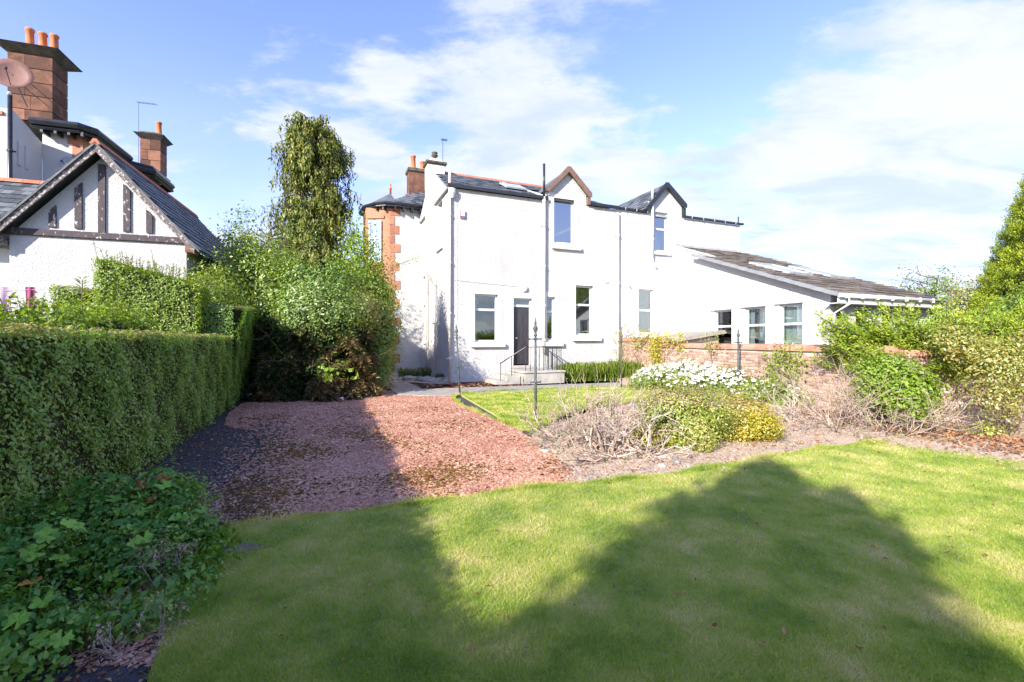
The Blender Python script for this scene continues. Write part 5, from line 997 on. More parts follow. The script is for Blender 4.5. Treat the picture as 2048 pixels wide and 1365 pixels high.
# weeping cypress
def weeping(c, h, r, label):
    t = thing('weeping_cypress', label, 'tree', (c[0], c[1], 0))
    tr = MB(); tr.tube([(0, 0, -.1), (.05, 0, h * .3), (0, .05, h * .6), (.05, 0, h * .95)], [.26, .2, .12, .03], 10); tr.build('trunk', M['bark'], t)
    lm = MB(); P, T = [], []
    for i in range(520):
        f = rng.uniform(.14, 1) if i < 420 else rng.uniform(.82, 1.0) ; z = h * f; env = r * (1.30 - .62 * f - .15 * max(0, (f - .85) / .15) ** 1.8) * rng.uniform(.55, 1.08); a = rng.uniform(0, 6.283)
        d = np.array([math.cos(a), math.sin(a), 0]); p0 = np.array([0, 0, z - .3]); e = d * env; tip = np.array([e[0], e[1], z + rng.uniform(-.25, .35) - .15 * env])
        mid = np.array([e[0] * .55, e[1] * .55, z + .18]); lm.tube([p0, mid, tip], [.035, .02, .008], 4, False)
        nk = 9
        for k in range(nk):
            s = (k + 1) / nk; b = (1 - s) ** 2 * p0 + 2 * s * (1 - s) * mid + s * s * tip
            if s < .3: continue
            for q in range(2):
                ln = rng.uniform(.35, 1.0) * (1 - .35 * f); nn = int(ln / .05); o = b + np.append(rng.normal(0, .09, 2), .03)
                zz_ = np.linspace(0, ln, nn); sway = rng.normal(0, .08, 2)
                pp = np.stack([o[0] + sway[0] * zz_ + rng.normal(0, .025, nn), o[1] + sway[1] * zz_ + rng.normal(0, .025, nn), o[2] - zz_], 1); P.append(pp)
    lm.build('limbs', M['bark'], t)
    P = np.concatenate(P); Nn = unit(P * [1, 1, 0]) + rng.normal(size=P.shape) * .6
    V, F = leaves(P, Nn, .165, aspect=.42, tdir=(0, 0, -1), tw=.72); new('crown', npmesh('crown', V, F), t, M['cypress'])
    return t
weeping((-9.55, 22.0), 12.2, 2.3, 'tall dark weeping cypress with drooping sprays rising left of the white house')

def tree(name, label, c, h, th, rad, mat, size=.1, k=120, m=50, spread=.3, group=None, tr=.14, inner=.35, layers=None, flat=.8):
    t = thing(name, label, 'tree', (c[0], c[1], 0), 0, group); tm = MB(); tm.tube([(0, 0, -.1), (.04, 0, th * .6), (0, .05, th), (.05, .02, h * .85)], [tr, tr * .8, tr * .6, tr * .15], 8); tm.build('trunk', M['bark'], t)
    cz = (h + th) / 2; lm = MB(); Cs = []
    for i in range(14):
        a = rnd.uniform(0, 6.28); z = rnd.uniform(th * .8, h * .8); Cs += twigs(lm, (0, 0, z), (math.cos(a), math.sin(a), .6), rad[0] * .55, tr * .28, 2, .5)
    lm.build('limbs', M['bark'], t)
    P, Nn = clumps((0, 0, cz), rad, k, m, spread, inner, flat); leafobj('crown', P, Nn, size, mat, t); return t
tree('garden_tree', 'airy broadleaf tree with thin outspread branches left of the weeping cypress', (-8.9, 16.5), 6.3, 2.6, (1.5, 1.4, 1.7), M['mixleaf'], .1, 75, 40, .22, inner=.3, flat=.5)
tree('garden_tree', 'small green tree showing between the timbered gable and the bushes', (-13.6, 22), 7.7, 3, (1.6, 1.6, 2.2), M['mixleaf'], .13, 70, 40, .35)
shrub('golden_shrub', 'tall yellow-green shrub catching the sun beside the garage roof', 'shrub', (-7.9, 14.4, 2.75), (1.25, 1.1, 1.95), M['yellowleaf'], .075, 230, 60, .2, 9)
shrub('golden_shrub', 'fine-leaved yellow shrub spilling over behind the clipped hedge end', 'shrub', (-7.5, 14.1, 2.3), (1.15, .8, 1.2), M['yellowleaf'], .05, 170, 60, .16, 8)
shrub('mixed_shrub', 'broad mixed green shrub in the middle of the thicket', 'shrub', (-5.85, 13.9, 2.35), (1.3, 1.1, 1.65), M['mixleaf'], .07, 330, 60, .18, 9)
shrub('mixed_shrub', 'grey-green climber foliage hanging over the dark firs', 'shrub', (-5.4, 12.9, 2.35), (1.25, .6, .75), M['mixleaf'], .055, 190, 55, .16, 5)
shrub('mixed_shrub', 'rambling brownish rose bush over the top of the thicket', 'shrub', (-4.7, 13.8, 2.5), (.7, .6, .5), M['roseleaf'], .055, 90, 45, .16, 6)
shrub('tall_shrub', 'tall light green sapling shrub in front of the sandstone bay', 'shrub', (-5.0, 15.4, 2.7), (.8, .8, 2.5), M['brightleaf'], .075, 330, 42, .2, 8, inner=.35, core=0)
shrub('tall_shrub', 'yellowing leafy shrub reaching to the sandstone quoins', 'shrub', (-4.5, 15.0, 2.05), (.62, .6, 1.8), M['yellowleaf'], .07, 220, 45, .17, 7, inner=.35)
shrub('tall_shrub', 'low dense green bush at the path edge below the quoins', 'shrub', (-4.55, 14.3, .8), (.6, .5, .85), M['mixleaf'], .055, 110, 55, .14, 6)
shrub('golden_shrub', 'yellow-green bush hiding the foot of the garage roof', 'shrub', (-8.55, 13.2, 2.6), (.9, .8, 1.3), M['yellowleaf'], .06, 190, 55, .16, 7)
tip = thing('arching_branch', 'thin arching leafy branch reaching across the white wall above the quoins', 'branch', hw(-1.9, 3.2) + (0,))
am = MB(); ap_ = [(-.5, -1.2, 2.6), (-.3, -.6, 3.9), (.2, 0, 4.75), (.9, .1, 5.05), (1.5, .05, 5.2)]; am.tube(ap_, [.02, .016, .012, .008, .004], 5, False)
P = []
for i in range(160): s = rng.uniform(1.6, 3.98); k = int(s); a_, b_ = np.array(ap_[k]), np.array(ap_[min(k + 1, 4)]); P.append(a_ + (b_ - a_) * (s - k) + rng.normal(0, .09, 3))
am.build('stem', M['twig'], tip); leafobj('leaves', np.array(P), rng.normal(size=(160, 3)) + [0, 0, .8], .07, M['mixleaf'], tip)
# dark fir thicket with dead sprays
def fir(c, h, r, label, dead=.35, k=150):
    t = thing('fir_thicket', label, 'conifer', (c[0], c[1], 0)); cm_ = MB(); lim = MB(); P, T, P2, T2 = [], [], [], []
    lim.tube([(0, 0, -.05), (.1, 0, h * .5), (0, 0, h)], [.09, .06, .02], 7)
    for i in range(k):
        a = rng.uniform(0, 6.283); z0 = rng.uniform(.15, 1) * h; ln = r * rng.uniform(.6, 1.1) * (1.1 - .4 * z0 / h); d = np.array([math.cos(a), math.sin(a), rng.uniform(-.25, .2)]); droop = rng.uniform(.25, .7)
        pts = [np.array([0, 0, z0]) + d * ln * s - np.array([0, 0, droop * s * s * ln]) for s in (0, .35, .7, 1)]
        pts = [np.array([p[0], p[1], max(p[2], .06)]) for p in pts]; lim.tube(pts, [.014, .01, .007, .003], 4, False)
        dd = rng.uniform() < dead
        for s in np.linspace(.25, 1, 22):
            b = np.array([np.interp(s, (0, .35, .7, 1), [q[j] for q in pts]) for j in range(3)])
            for sd_ in (-1, 1):
                side_ = np.array([-d[1], d[0], 0]) * sd_; L2 = .26 * (1.15 - s * .7)
                for f in (.25, .6, 1.): (P2 if dd else P).append(b + side_ * L2 * f * .8 + d * L2 * f * .5 - [0, 0, .10 * f]); (T2 if dd else T).append(side_ * .8 + d * .6 - [0, 0, .35])
    lim.build('limbs', M['bark'], t)
    for nm, p, tt, mt in (('sprays', P, T, M['darkfir']), ('dead_sprays', P2, T2, M['deadfir'])):
        if not p: continue
        p = np.array(p); tt = unit(np.array(tt)) * 2; p[:, 2] = np.maximum(p[:, 2], .04)
        V, F = leaves(p, np.array([0, 0, 1.]) + rng.normal(size=p.shape) * .5, .13, aspect=.28, tdir=tt, tw=.85); new(nm, npmesh(nm, V, F), t, mt)
    return t
fir((-6.7, 13.0), 2.3, 1.0, 'dark overgrown fir right beside the clipped hedge end', .15, 110)
fir((-5.6, 13.1), 2.5, 1.15, 'dark fir with brown dead sprays in the middle of the thicket', .4, 150)
fir((-4.75, 13.2), 2.2, .95, 'fir with drooping yellow-brown dead sprays toward the path', .6, 120)
fir((-5.0, 12.35), .7, .55, 'small dead brown fir spray lying behind the shoe', .9, 46)
fir((-6.3, 12.5), 1.2, .7, 'low dark fir growth at the head of the gravel', .3, 80)
shrub('elder_shoots', 'pale fresh green saplings with broad leaves before the dark firs', 'shrub', (-4.9, 12.45, .75), (.55, .25, .28), M['brightleaf'], .11, 9, 11, .10, 3, inner=.2, aspect=.75, core=0)
shrub('elder_shoots', 'small pale leafy sapling in the dark fir shade near the hedge', 'shrub', (-6.05, 12.2, 1.0), (.3, .2, .35), M['brightleaf'], .08, 8, 10, .10, 3, inner=.2, aspect=.7, core=0)
shrub('background_bush', 'dense dark evergreen bush filling the gap behind the thicket', 'shrub', (-6.5, 15.6, 1.6), (1.6, .9, 1.7), M['darkfir'], .1, 260, 60, .2, 8)

# ground planting at the foot of the house
def strapclump(label, c, L_, W_, n, h, mat, az=0, name='strap_leaf_clump', w=.02, cat='plant'):
    t = thing(name, label, cat, (c[0], c[1], 0), az); V = []; F = []
    bx = rng.uniform(-L_ / 2, L_ / 2, n); by_ = rng.uniform(-W_ / 2, W_ / 2, n); a = rng.uniform(0, 6.283, n); hh = h * rng.uniform(.6, 1.15, n) * (.7 + .3 * np.abs(np.sin(bx * 3 + 1))); out = rng.uniform(.3, .95, n)
    for f, zf_ in enumerate([(0, 0, 1), (.3, .55, 1), (.62, .95, .8), (.9, .92, .45), (1.15, .62, .06)]):
        r_ = zf_[0] * hh * out; z = zf_[1] * hh; ww = w * zf_[2]
        cxx, cyy = bx + np.cos(a) * r_, by_ + np.sin(a) * r_
        V.append(np.stack([np.stack([cxx - np.sin(a) * ww, cyy + np.cos(a) * ww, z], 1), np.stack([cxx + np.sin(a) * ww, cyy - np.cos(a) * ww, z], 1)], 1))
    V = np.concatenate(V, 1).reshape(-1, 3); i = np.arange(n)[:, None] * 10
    F = np.concatenate([i + [2 * k, 2 * k + 1, 2 * k + 3, 2 * k + 2] for k in range(4)], 1).reshape(-1, 4)
    new('leaves', npmesh('leaves', V, F), t, mat); return t
strapclump('long clump of arching strap leaves along the white wall beside the steps', hw(5.7, -.95), 3.0, 1.1, 1500, .72, M['strap'], HA)
strapclump('thick strap-leaved clump at the corner of the brick wall', hw(7.7, -1.2), 1.4, 1.6, 900, .85, M['strap'], HA)
strapclump('strap leaves growing at the edge of the daisies near the bare stems', (6.6, 10.8), .9, .8, 420, .62, M['strap'])
strapclump('low tufty dark grass at the foot of the sandstone quoins', hw(-.35, 3.7), 1.9, 1.0, 1100, .4, M['tuft'], HA, 'grass_tuft', .012)
strapclump('pale wispy tuft among the rockery stones', hw(.0, 1.2), .5, .4, 300, .3, M['tuft'], 0, 'grass_tuft', .01)
potp = thing('flower_pot', 'small terracotta flower pot with a plant below the quoins', 'flower pot', hw(-2.2, 4.4) + (0,)); MB().lathe([(.10, 0), (.13, .22), (.155, .23), (.155, .29), (.13, .29), (.12, .25)], 0, 0, 16).build('pot', M['pot'], potp, None, True)
P, Nn = clumps((0, 0, .42), (.16, .16, .16), 14, 14, .05, .3); leafobj('foliage', P, Nn, .06, M['mixleaf'], potp)
potp = thing('flower_pot', 'dark plastic flower pot standing left of the terracotta pot', 'flower pot', hw(-2.55, 4.2) + (0,)); MB().lathe([(.08, 0), (.11, .2), (.125, .2), (.125, .24), (.1, .24)], 0, 0, 14).build('pot', M['black'], potp, None, True)
def rock(label, x, y, s, mat, group=None, z=0, name='rockery_stone', cat='stone'):
    bm = bmesh.new(); bmesh.ops.create_icosphere(bm, subdivisions=2, radius=1); sx, sy, sz = s * rnd.uniform(.8, 1.3), s * rnd.uniform(.7, 1.1), s * rnd.uniform(.4, .65)
    ph = [rnd.uniform(0, 6) for _ in range(3)]
    for v in bm.verts:
        k = 1 + .16 * math.sin(v.co.x * 3 + ph[0]) + .14 * math.sin(v.co.y * 4 + ph[1]) + .1 * math.sin(v.co.z * 5 + ph[2]) + rnd.uniform(-.05, .05); v.co = Vector((v.co.x * sx * k, v.co.y * sy * k, v.co.z * sz * k))
    me = bpy.data.meshes.new(name); bm.to_mesh(me); bm.free(); o = new(name, me, None, mat); o.location = (x, y, z + sz * .5); o.rotation_euler = (rnd.uniform(-.2, .2), rnd.uniform(-.2, .2), rnd.uniform(0, 6)); return tag(o, label, cat, group)
for i in range(26):
    f = i / 25; u = -1.5 + f * 1.75 + rnd.uniform(-.1, .1); v = 1.9 - f * 1.75 + rnd.uniform(-.28, .45); q = hw(u - .15, v)
    rock('grey rounded stone in the rockery edging at the foot of the corner downpipe', q[0], q[1], rnd.uniform(.11, .22), M['rock'], 'rockery stones along the path by the house corner', .02)
for (px_, py_, s, lab) in [(1412, 888, .1, 'bigger pale stone in the soil right of the bronze spiraea'), (1430, 895, .07, 'small pale stone at the lawn edge right of the bronze spiraea'), (1352, 930, .12, 'largest dusty stone at the lawn edge below the spiraea'), (1372, 940, .1, 'dusty stone touching the lawn edge below the spiraea'),
        (1325, 938, .09, 'dusty stone between the branch tangle and the lawn edge'), (1470, 905, .08, 'single dusty stone at the lawn edge under the golden shrub'), (1090, 905, .09, 'pale stone between red gravel and the dead branch tangle'), (1180, 965, .11, 'stone at the corner where gravel, lawn and dead branches meet'), (1505, 920, .09, 'dusty stone farthest along the curved lawn edge')]:
    x, y = gp(px_, py_); rock(lab, x, y, s * .62, M['rock'], 'dusty stones along the curved lawn edge', bedz(x, y) - .01, 'garden_stone')
x, y = gp(1255, 777); 
for k, lab in enumerate(('low brown edging stone right of the thin iron post', 'flat edging stone beyond the thin iron post base')): rock(lab, x + .15 + k * .35, y - .1 + k * .1, .13, M['sand_old'], None, .03, 'edging_stone')

# shoe on the gravel
shx, shy = gp(678, 803); shoe = thing('shoe', 'white and pink trainer lying on the red gravel before the firs', 'shoe', (shx, shy, .015), 2.9)
bm = MB(); secs = [(-.13, .03, .075), (-.10, .038, .085), (-.04, .036, .07), (.02, .042, .05), (.08, .045, .042), (.12, .036, .035), (.145, .015, .025)]
n = 10; vs = []
for x_, w_, h_ in secs:
    for k in range(n): t_ = 2 * math.pi * k / n; vs.append((x_, math.cos(t_) * w_, .02 + h_ * .5 + math.sin(t_) * h_ * .5))
bm.add(vs, [(i * n + k, i * n + (k + 1) % n, (i + 1) * n + (k + 1) % n, (i + 1) * n + k) for i in range(len(secs) - 1) for k in range(n)] + [tuple(range(n - 1, -1, -1)), tuple((len(secs) - 1) * n + k for k in range(n))])
bm.build('upper', M['shoe_w'], shoe, None, True); sm_ = MB(); sm_.slab([(-.14, -.035), (-.05, -.038), (.06, -.048), (.13, -.035), (.155, 0), (.13, .035), (.06, .048), (-.05, .038), (-.14, .035)], 0, .022); sm_.build('sole', M['shoe_p'], shoe)
lc = MB(); lc.box(-.03, .05, -.02, .02, .075, .09); lc.build('tongue', M['shoe_p'], shoe)

# daisies
def daisies():
    t = thing('daisy_bush', 'wide drift of white ox-eye daisies flowering before the brick wall', 'flowers', (5.75, 12.5, 0))
    Ps, Ns = [], []; H_ = []
    cen = [(-.9, 2.6, .72, .75), (-.5, 1.7, .8, .85), (.0, 2.3, .8, .95), (.15, .9, .8, .85), (-.1, .1, .7, .7), (.55, -.1, .75, .8), (.75, -1.0, .6, .62), (.35, -1.0, .5, .45), (-.65, .9, .6, .6), (.95, -1.9, .45, .5), (-1.4, 2.3, .5, .55)]
    for x, y, r_, h_ in cen:
        P, Nn = clumps((x, y, h_ * .45), (r_, r_, h_ * .55), 85, 40, .10, .3); Ps.append(P); Ns.append(Nn)
        k = int(230 * r_ ** 1.5); a = rng.uniform(0, 6.283, k); rr = r_ * np.sqrt(rng.uniform(0, 1, k)); z = h_ * (1.02 - .38 * (rr / r_) ** 2) + rng.normal(0, .05, k); H_.append(np.stack([x + np.cos(a) * rr, y + np.sin(a) * rr, z], 1))
    leafobj('foliage', np.concatenate(Ps), np.concatenate(Ns), .075, M['strap'], t, aspect=.3)
    H_ = np.concatenate(H_); n = len(H_); Nn = unit(rng.normal(size=(n, 3)) * .3 + [-.35, -.5, .8]); r_ = rng.uniform(.035, .06, n)
    A_ = unit(np.cross(Nn, [0, 0, 1.])); B_2 = np.cross(Nn, A_); q = 9; V = [H_ + Nn * .006]
    for k in range(q * 2): an = math.pi * k / q; rr = (r_ * (1 if k % 2 == 0 else .62))[:, None]; V.append(H_ + (A_ * math.cos(an) + B_2 * math.sin(an)) * rr)
    V = np.stack(V, 1).reshape(-1, 3); i = np.arange(n)[:, None] * (q * 2 + 1); F = np.concatenate([i + [0, 1 + k, 1 + (k + 1) % (q * 2)] for k in range(q * 2)], 1).reshape(-1, 3)
    o = new('flowerheads', npmesh('flowerheads', V, F), t, M['petal'])
    E_ = H_ + Nn * .012; V = [E_ + Nn * .006]
    for k in range(6): an = math.pi * k / 3; V.append(E_ + (A_ * math.cos(an) + B_2 * math.sin(an)) * .011)
    V = np.stack(V, 1).reshape(-1, 3); i = np.arange(n)[:, None] * 7; F = np.concatenate([i + [0, 1 + k, 1 + (k + 1) % 6] for k in range(6)], 1).reshape(-1, 3); new('flower_eyes', npmesh('flower_eyes', V, F), t, M['eye'])
daisies()
shrub('pink_phlox', 'small clump with a few deep pink blooms at the foot of the daisy post', 'flowers', (5.95, 11.4, .28), (.3, .25, .25), M['strap'], .06, 20, 22, .07, 3, extra=lambda P, N_: [('blooms', M['pinkbloom'], P[::25] + [0, 0, .06], N_[::25] + [0, 0, 1], .07)], core=0)
# spiraea shrubs in the middle bed
def flowerheads(P, Nn):
    s = P[:, 2] > np.quantile(P[:, 2], .80); s &= rng.uniform(0, 1, len(P)) < .35; return [('faded_flowerheads', M['fadedbloom'], P[s] + [0, 0, .04], Nn[s] + [0, 0, 1], .035)]
shrub('spiraea_shrub', 'rounded bronze-green spiraea with faded flowerheads beside the dead branches', 'shrub', (2.6, 6.95, .38), (.66, .45, .42), M['spirea'], .028, 260, 90, .075, 12, extra=flowerheads, sr=.008)
shrub('spiraea_shrub', 'golden yellow low shrub right of the bronze spiraea', 'shrub', (3.65, 7.45, .26), (.62, .45, .34), M['goldleaf'], .030, 210, 85, .075, 9, extra=flowerheads, sr=.008)
shrub('spiraea_shrub', 'pale yellow-green shrub behind the bronze spiraea, near the daisies', 'shrub', (3.75, 8.5, .26), (.62, .45, .34), M['yellowleaf'], .030, 190, 80, .08, 9, extra=flowerheads, sr=.008)
shrub('spiraea_shrub', 'small bright green tuft low in front of the bronze spiraea', 'shrub', (1.95, 6.7, .14), (.24, .2, .16), M['goldleaf'], .04, 26, 40, .06, 3, sr=.005, core=0)
shrub('seedling_weed', 'small yellow-green weed growing in the dry soil by the curved lawn edge', 'plant', gp(1975, 885) + (.12,), (.2, .18, .13), M['spirea'], .035, 26, 30, .05, 3, sr=.005, core=0)
for i in range(16):
    x, y = gp(rnd.uniform(1420, 1900), rnd.uniform(868, 896)); t = thing('seedling_weed', 'tiny reddish weed seedling scattered over the dry flower bed', 'plant', (x, y, bedz(x, y)), 0, 'tiny weed seedlings scattered over the dry bed')
    P, Nn = clumps((0, 0, .03), (.07, .07, .035), 5, 9, .02, .2); leafobj('leaves', P, Nn, .03, M['roseleaf'] if i % 2 else M['litter'], t)
# dead shrub: tangle of bleached branches
def deadshrub(label, c, r, h, n, mat, depth=3, base=.35, lay=.25, thick=.014, name='dead_shrub', pale=None, green=None, up=.03):
    t = thing(name, label, 'dead shrub', (c[0], c[1], 0)); m = MB(); tips = []
    for i in range(n):
        a = rnd.uniform(0, 6.28); rr = rnd.uniform(0, base) * r; el = rnd.uniform(.15, 1.5) if rnd.random() > lay else rnd.uniform(-.05, .2)
        tips += twigs(m, (math.cos(a) * rr, math.sin(a) * rr, rnd.uniform(0, .08)), (math.cos(a) * math.cos(el), math.sin(a) * math.cos(el), math.sin(el)), (r * math.cos(el) + h * math.sin(el)) * .48, thick * rnd.uniform(.6, 1.3), depth, .5, kids=(2, 3), up=up, wig=.16)
    m.v = [(x, y, max(z, .01)) for x, y, z in m.v]; m.build('branches', mat, t)
    if green:
        P = np.array([tuple(p) for p in tips if rnd.random() < green[1]]); P = np.repeat(P, 9, 0) + rng.normal(0, .045, (len(P) * 9, 3)); leafobj('leaves', P, rng.normal(size=P.shape) + [0, 0, .6], .035, green[0], t)
    return t
deadshrub('sprawling tangle of dead grey branches between the tallest post and the spiraea', (1.35, 6.5), .82, .8, 38, M['dead'], 3, green=(M['mixleaf'], .04))
deadshrub('low litter of dead twigs in front of the branch tangle at the lawn edge', (1.35, 6.0), .6, .14, 22, M['dead'], 2, .6, .9, .010)
deadshrub('upright bleached dead branch standing out of the tangle', (1.85, 6.25), .4, .85, 7, M['dead_pale'], 3, .2, 0, .016)
deadshrub('dead shrub with silvery green leaves behind the tallest post', (.85, 7.25), .65, .8, 22, M['dead'], 3, green=(M['tuft'], .25))
deadshrub('bare pale upright stems planted alone in the dry soil', (5.35, 8.75), .22, .8, 10, M['dead_pale'], 2, .15, 0, .012, up=.12)
deadshrub('wide heap of arching dead bramble stems against the brick wall', (5.95, 8.25), 1.0, .95, 46, M['dead'], 3, .6, .15, .010, green=(M['mixleaf'], .06), name='dead_bramble')
deadshrub('dead bramble stems tumbling forward under the juniper', (6.35, 7.65), .75, .7, 28, M['dead'], 3, .6, .2, .009, green=(M['brightleaf'], .10), name='dead_bramble')
ng = deadshrub('thin bare climber stems on the white wall corner by the long downpipe', (4.75, 18.6), .5, 1.6, 12, M['dead'], 2, .5, 0, .008, green=(M['brightleaf'], .25), name='bare_climber', up=.1)
# ivy and climbers on the wall
def wallp(s, z, off=-.08): return (WO[0] + s * math.cos(WA) - off * math.sin(WA), WO[1] + s * math.sin(WA) + off * math.cos(WA), z)
def climber(label, pts, n, mat, name='wall_climber', size=.07, sp=(.22, .07, .2)):
    b = wallp(pts[0][0], 0); t = thing(name, label, 'climber', b, WA); Ps = []
    for s, z in pts: Ps.append(np.stack([rng.normal(s - pts[0][0], sp[0], n), rng.normal(-.04, sp[1], n), rng.normal(z, sp[2], n)], 1))
    P = np.concatenate(Ps); P = P[P[:, 2] > .05]; P[:, 1] = np.where(P[:, 2] < 1.4, np.minimum(P[:, 1], .0), P[:, 1]); leafobj('leaves', P, rng.normal(size=P.shape) * .6 + [0, -1, .4], size, mat, t)
    m = MB(); 
    for k in range(4): m.tube([(rnd.uniform(-.1, .1), -.08, 0)] + [(s - pts[0][0] + rnd.uniform(-.1, .1), -.07, z * (.5 + .5 * i / max(1, len(pts) - 1))) for i, (s, z) in enumerate(sorted(pts, key=lambda q: q[1]))], .01, 4, False)
    m.build('stems', M['twig'], t); return t
climber('yellow-green ivy spilling over the wall coping in front of the shed', [(3.4, 1.1), (3.4, .85), (3.3, 1.35), (3.5, 1.6), (3.3, 1.65), (4.2, 1.68), (5.0, 1.66)], 260, M['goldleaf'])
climber('rusty ivy draped over the taller end of the wall', [(1.6, 1.75), (2.3, 1.8), (2.9, 1.8), (2.0, 1.5)], 160, M['roseleaf'])
climber('leafy climber on the brick wall above the bare pale stems', [(9.3, 1.1), (9.6, 1.3), (9.5, .8), (9.9, 1.0), (9.2, .6)], 150, M['brightleaf'])
climber('sparse green climber where the wall meets the white house', [(.35, 1.1), (.3, 1.7), (.4, 2.2), (.5, 1.4), (.2, .8)], 60, M['yellowleaf'], sp=(.3, .15, .3))
climber('low sprig of ivy on the coping beside the shed', [(6.6, 1.6), (6.9, 1.55)], 60, M['brightleaf'])

# spreading juniper
def juniper():
    t = thing('spreading_juniper', 'wide bright green juniper with flat spreading sprays over the wall end', 'conifer', (8.5, 8.85, 0)); lim = MB(); P, T = [], []
    tips = [(-2.55, .0, 2.1), (-2.6, -.1, 1.78), (-2.2, .2, 2.0), (-2.15, .1, 1.6), (-1.9, -.4, 2.1), (-1.4, -.6, 2.25), (-.8, -.8, 2.3), (-.2, -.9, 2.3), (.4, -1, 2.3)] + [(-2.2 * rng.uniform(.35, 1), rng.uniform(-1.0, .9), rng.uniform(1.1, 2.2)) for _ in range(60)] + [(rng.uniform(-.8, 3.2), rng.uniform(-1.3, 1.0), rng.uniform(1.2, 2.35)) for _ in range(95)] + [(rng.uniform(-1.7, 2.4), rng.uniform(-1.3, -.75), rng.uniform(1.2, 2.0)) for _ in range(70)]
    for tp in tips:
        b = np.array([tp[0] * .18 + (1.2 if tp[0] > 1 else 0), 0, rng.uniform(.3, 1.0)]); e = np.array(tp); mid = (b + e) / 2 + [0, 0, -.12]; lim.tube([b, mid, e], [.03, .018, .006], 4, False)
        d = unit((e - mid)[None])[0]; sd_ = unit(np.cross(d, [0, 0, 1.])[None])[0]; n = 800; s = rng.uniform(.22, 1.0, n); w = (1.12 - s) * .48 + .07
        c_ = b[None] * ((1 - s) ** 2)[:, None] + 2 * mid[None] * (s * (1 - s))[:, None] + e[None] * (s ** 2)[:, None]; lat = rng.uniform(-1, 1, n); lump = .05 * np.sin(s * 19 + lat * 4)
        p = c_ + sd_[None] * (lat * w)[:, None] + np.stack([np.zeros(n), np.zeros(n), -np.abs(lat) * .07 + lump + np.abs(rng.normal(0, .09, n))], 1); P.append(p); T.append(d[None] + sd_[None] * (lat * .7)[:, None] + [0, 0, .28] + rng.normal(0, .25, (n, 3)))
    lim.build('limbs', M['bark'], t); P = np.concatenate(P); T = unit(np.concatenate(T)) * 2
    bm = bmesh.new(); bmesh.ops.create_icosphere(bm, subdivisions=4, radius=1)
    for v in bm.verts: q = 1 + .15 * math.sin(v.co.x * 9) * math.sin(v.co.y * 7) + rnd.uniform(-.06, .06); v.co = Vector((v.co.x * 2.0 * q + .9, v.co.y * .75 * q, 1.5 + v.co.z * .45 * q))
    me = bpy.data.meshes.new('dark_core'); bm.to_mesh(me); bm.free(); new('dark_core', me, t, M['core'])  # dark blob added to give the shaded gaps between the spray layers
    V, F = leaves(P, rng.normal(size=P.shape) * .6 + [-.3, -.6, 1.], .066, aspect=.28, tdir=T, tw=.85); new('sprays', npmesh('sprays', V, F), t, M['juniper'])
juniper()
shrub('mixed_shrub', 'fresh green leafy shrub hanging under the juniper against the wall', 'shrub', (6.5, 7.95, 1.0), (.5, .3, .38), M['brightleaf'], .042, 90, 50, .10, 7, core=.4)
shrub('mixed_shrub', 'broad-leaved light green shrub in front of the wall, behind the wire cylinder', 'shrub', (6.65, 7.6, .72), (.42, .28, .42), M['brightleaf'], .05, 50, 45, .10, 6, aspect=.7, core=.4)
shrub('rose_bush', 'tall rose bush with yellowing leaves over the garden bed at the right edge', 'shrub', (7.85, 7.1, 1.2), (.8, .35, .5), M['roseleaf'], .036, 95, 42, .10, 7, lo=.72, sr=.014, core=0)
shrub('rose_bush', 'rose bush top with orange-tinted leaves against the dark juniper', 'shrub', (7.2, 7.35, 1.58), (.36, .25, .22), M['roseleaf'], .036, 40, 40, .08, 4, lo=1.3, core=0)
shrub('rose_bush', 'lowest rose growth hanging toward the soil at the picture edge', 'shrub', (7.55, 7.0, .66), (.4, .25, .3), M['roseleaf'], .034, 26, 36, .09, 4, lo=.3, core=0)
# wire mesh cylinder
wc = thing('wire_cylinder', 'open cylinder of galvanised wire mesh standing in the bed under the juniper', 'plant guard', gp(1848, 858) + (.02,))
wm = MB(); r_ = .2
for k in range(18): a = 2 * math.pi * k / 18; wm.tube([(r_ * math.cos(a), r_ * math.sin(a), 0), (r_ * math.cos(a), r_ * math.sin(a), .42)], .0028, 4, False)
for k in range(10): wm.tube([(r_ * math.cos(2 * math.pi * j / 18), r_ * math.sin(2 * math.pi * j / 18), k * .046) for j in range(19)], .0028, 4, False)
wm.build('wire_mesh', M['wire'], wc)
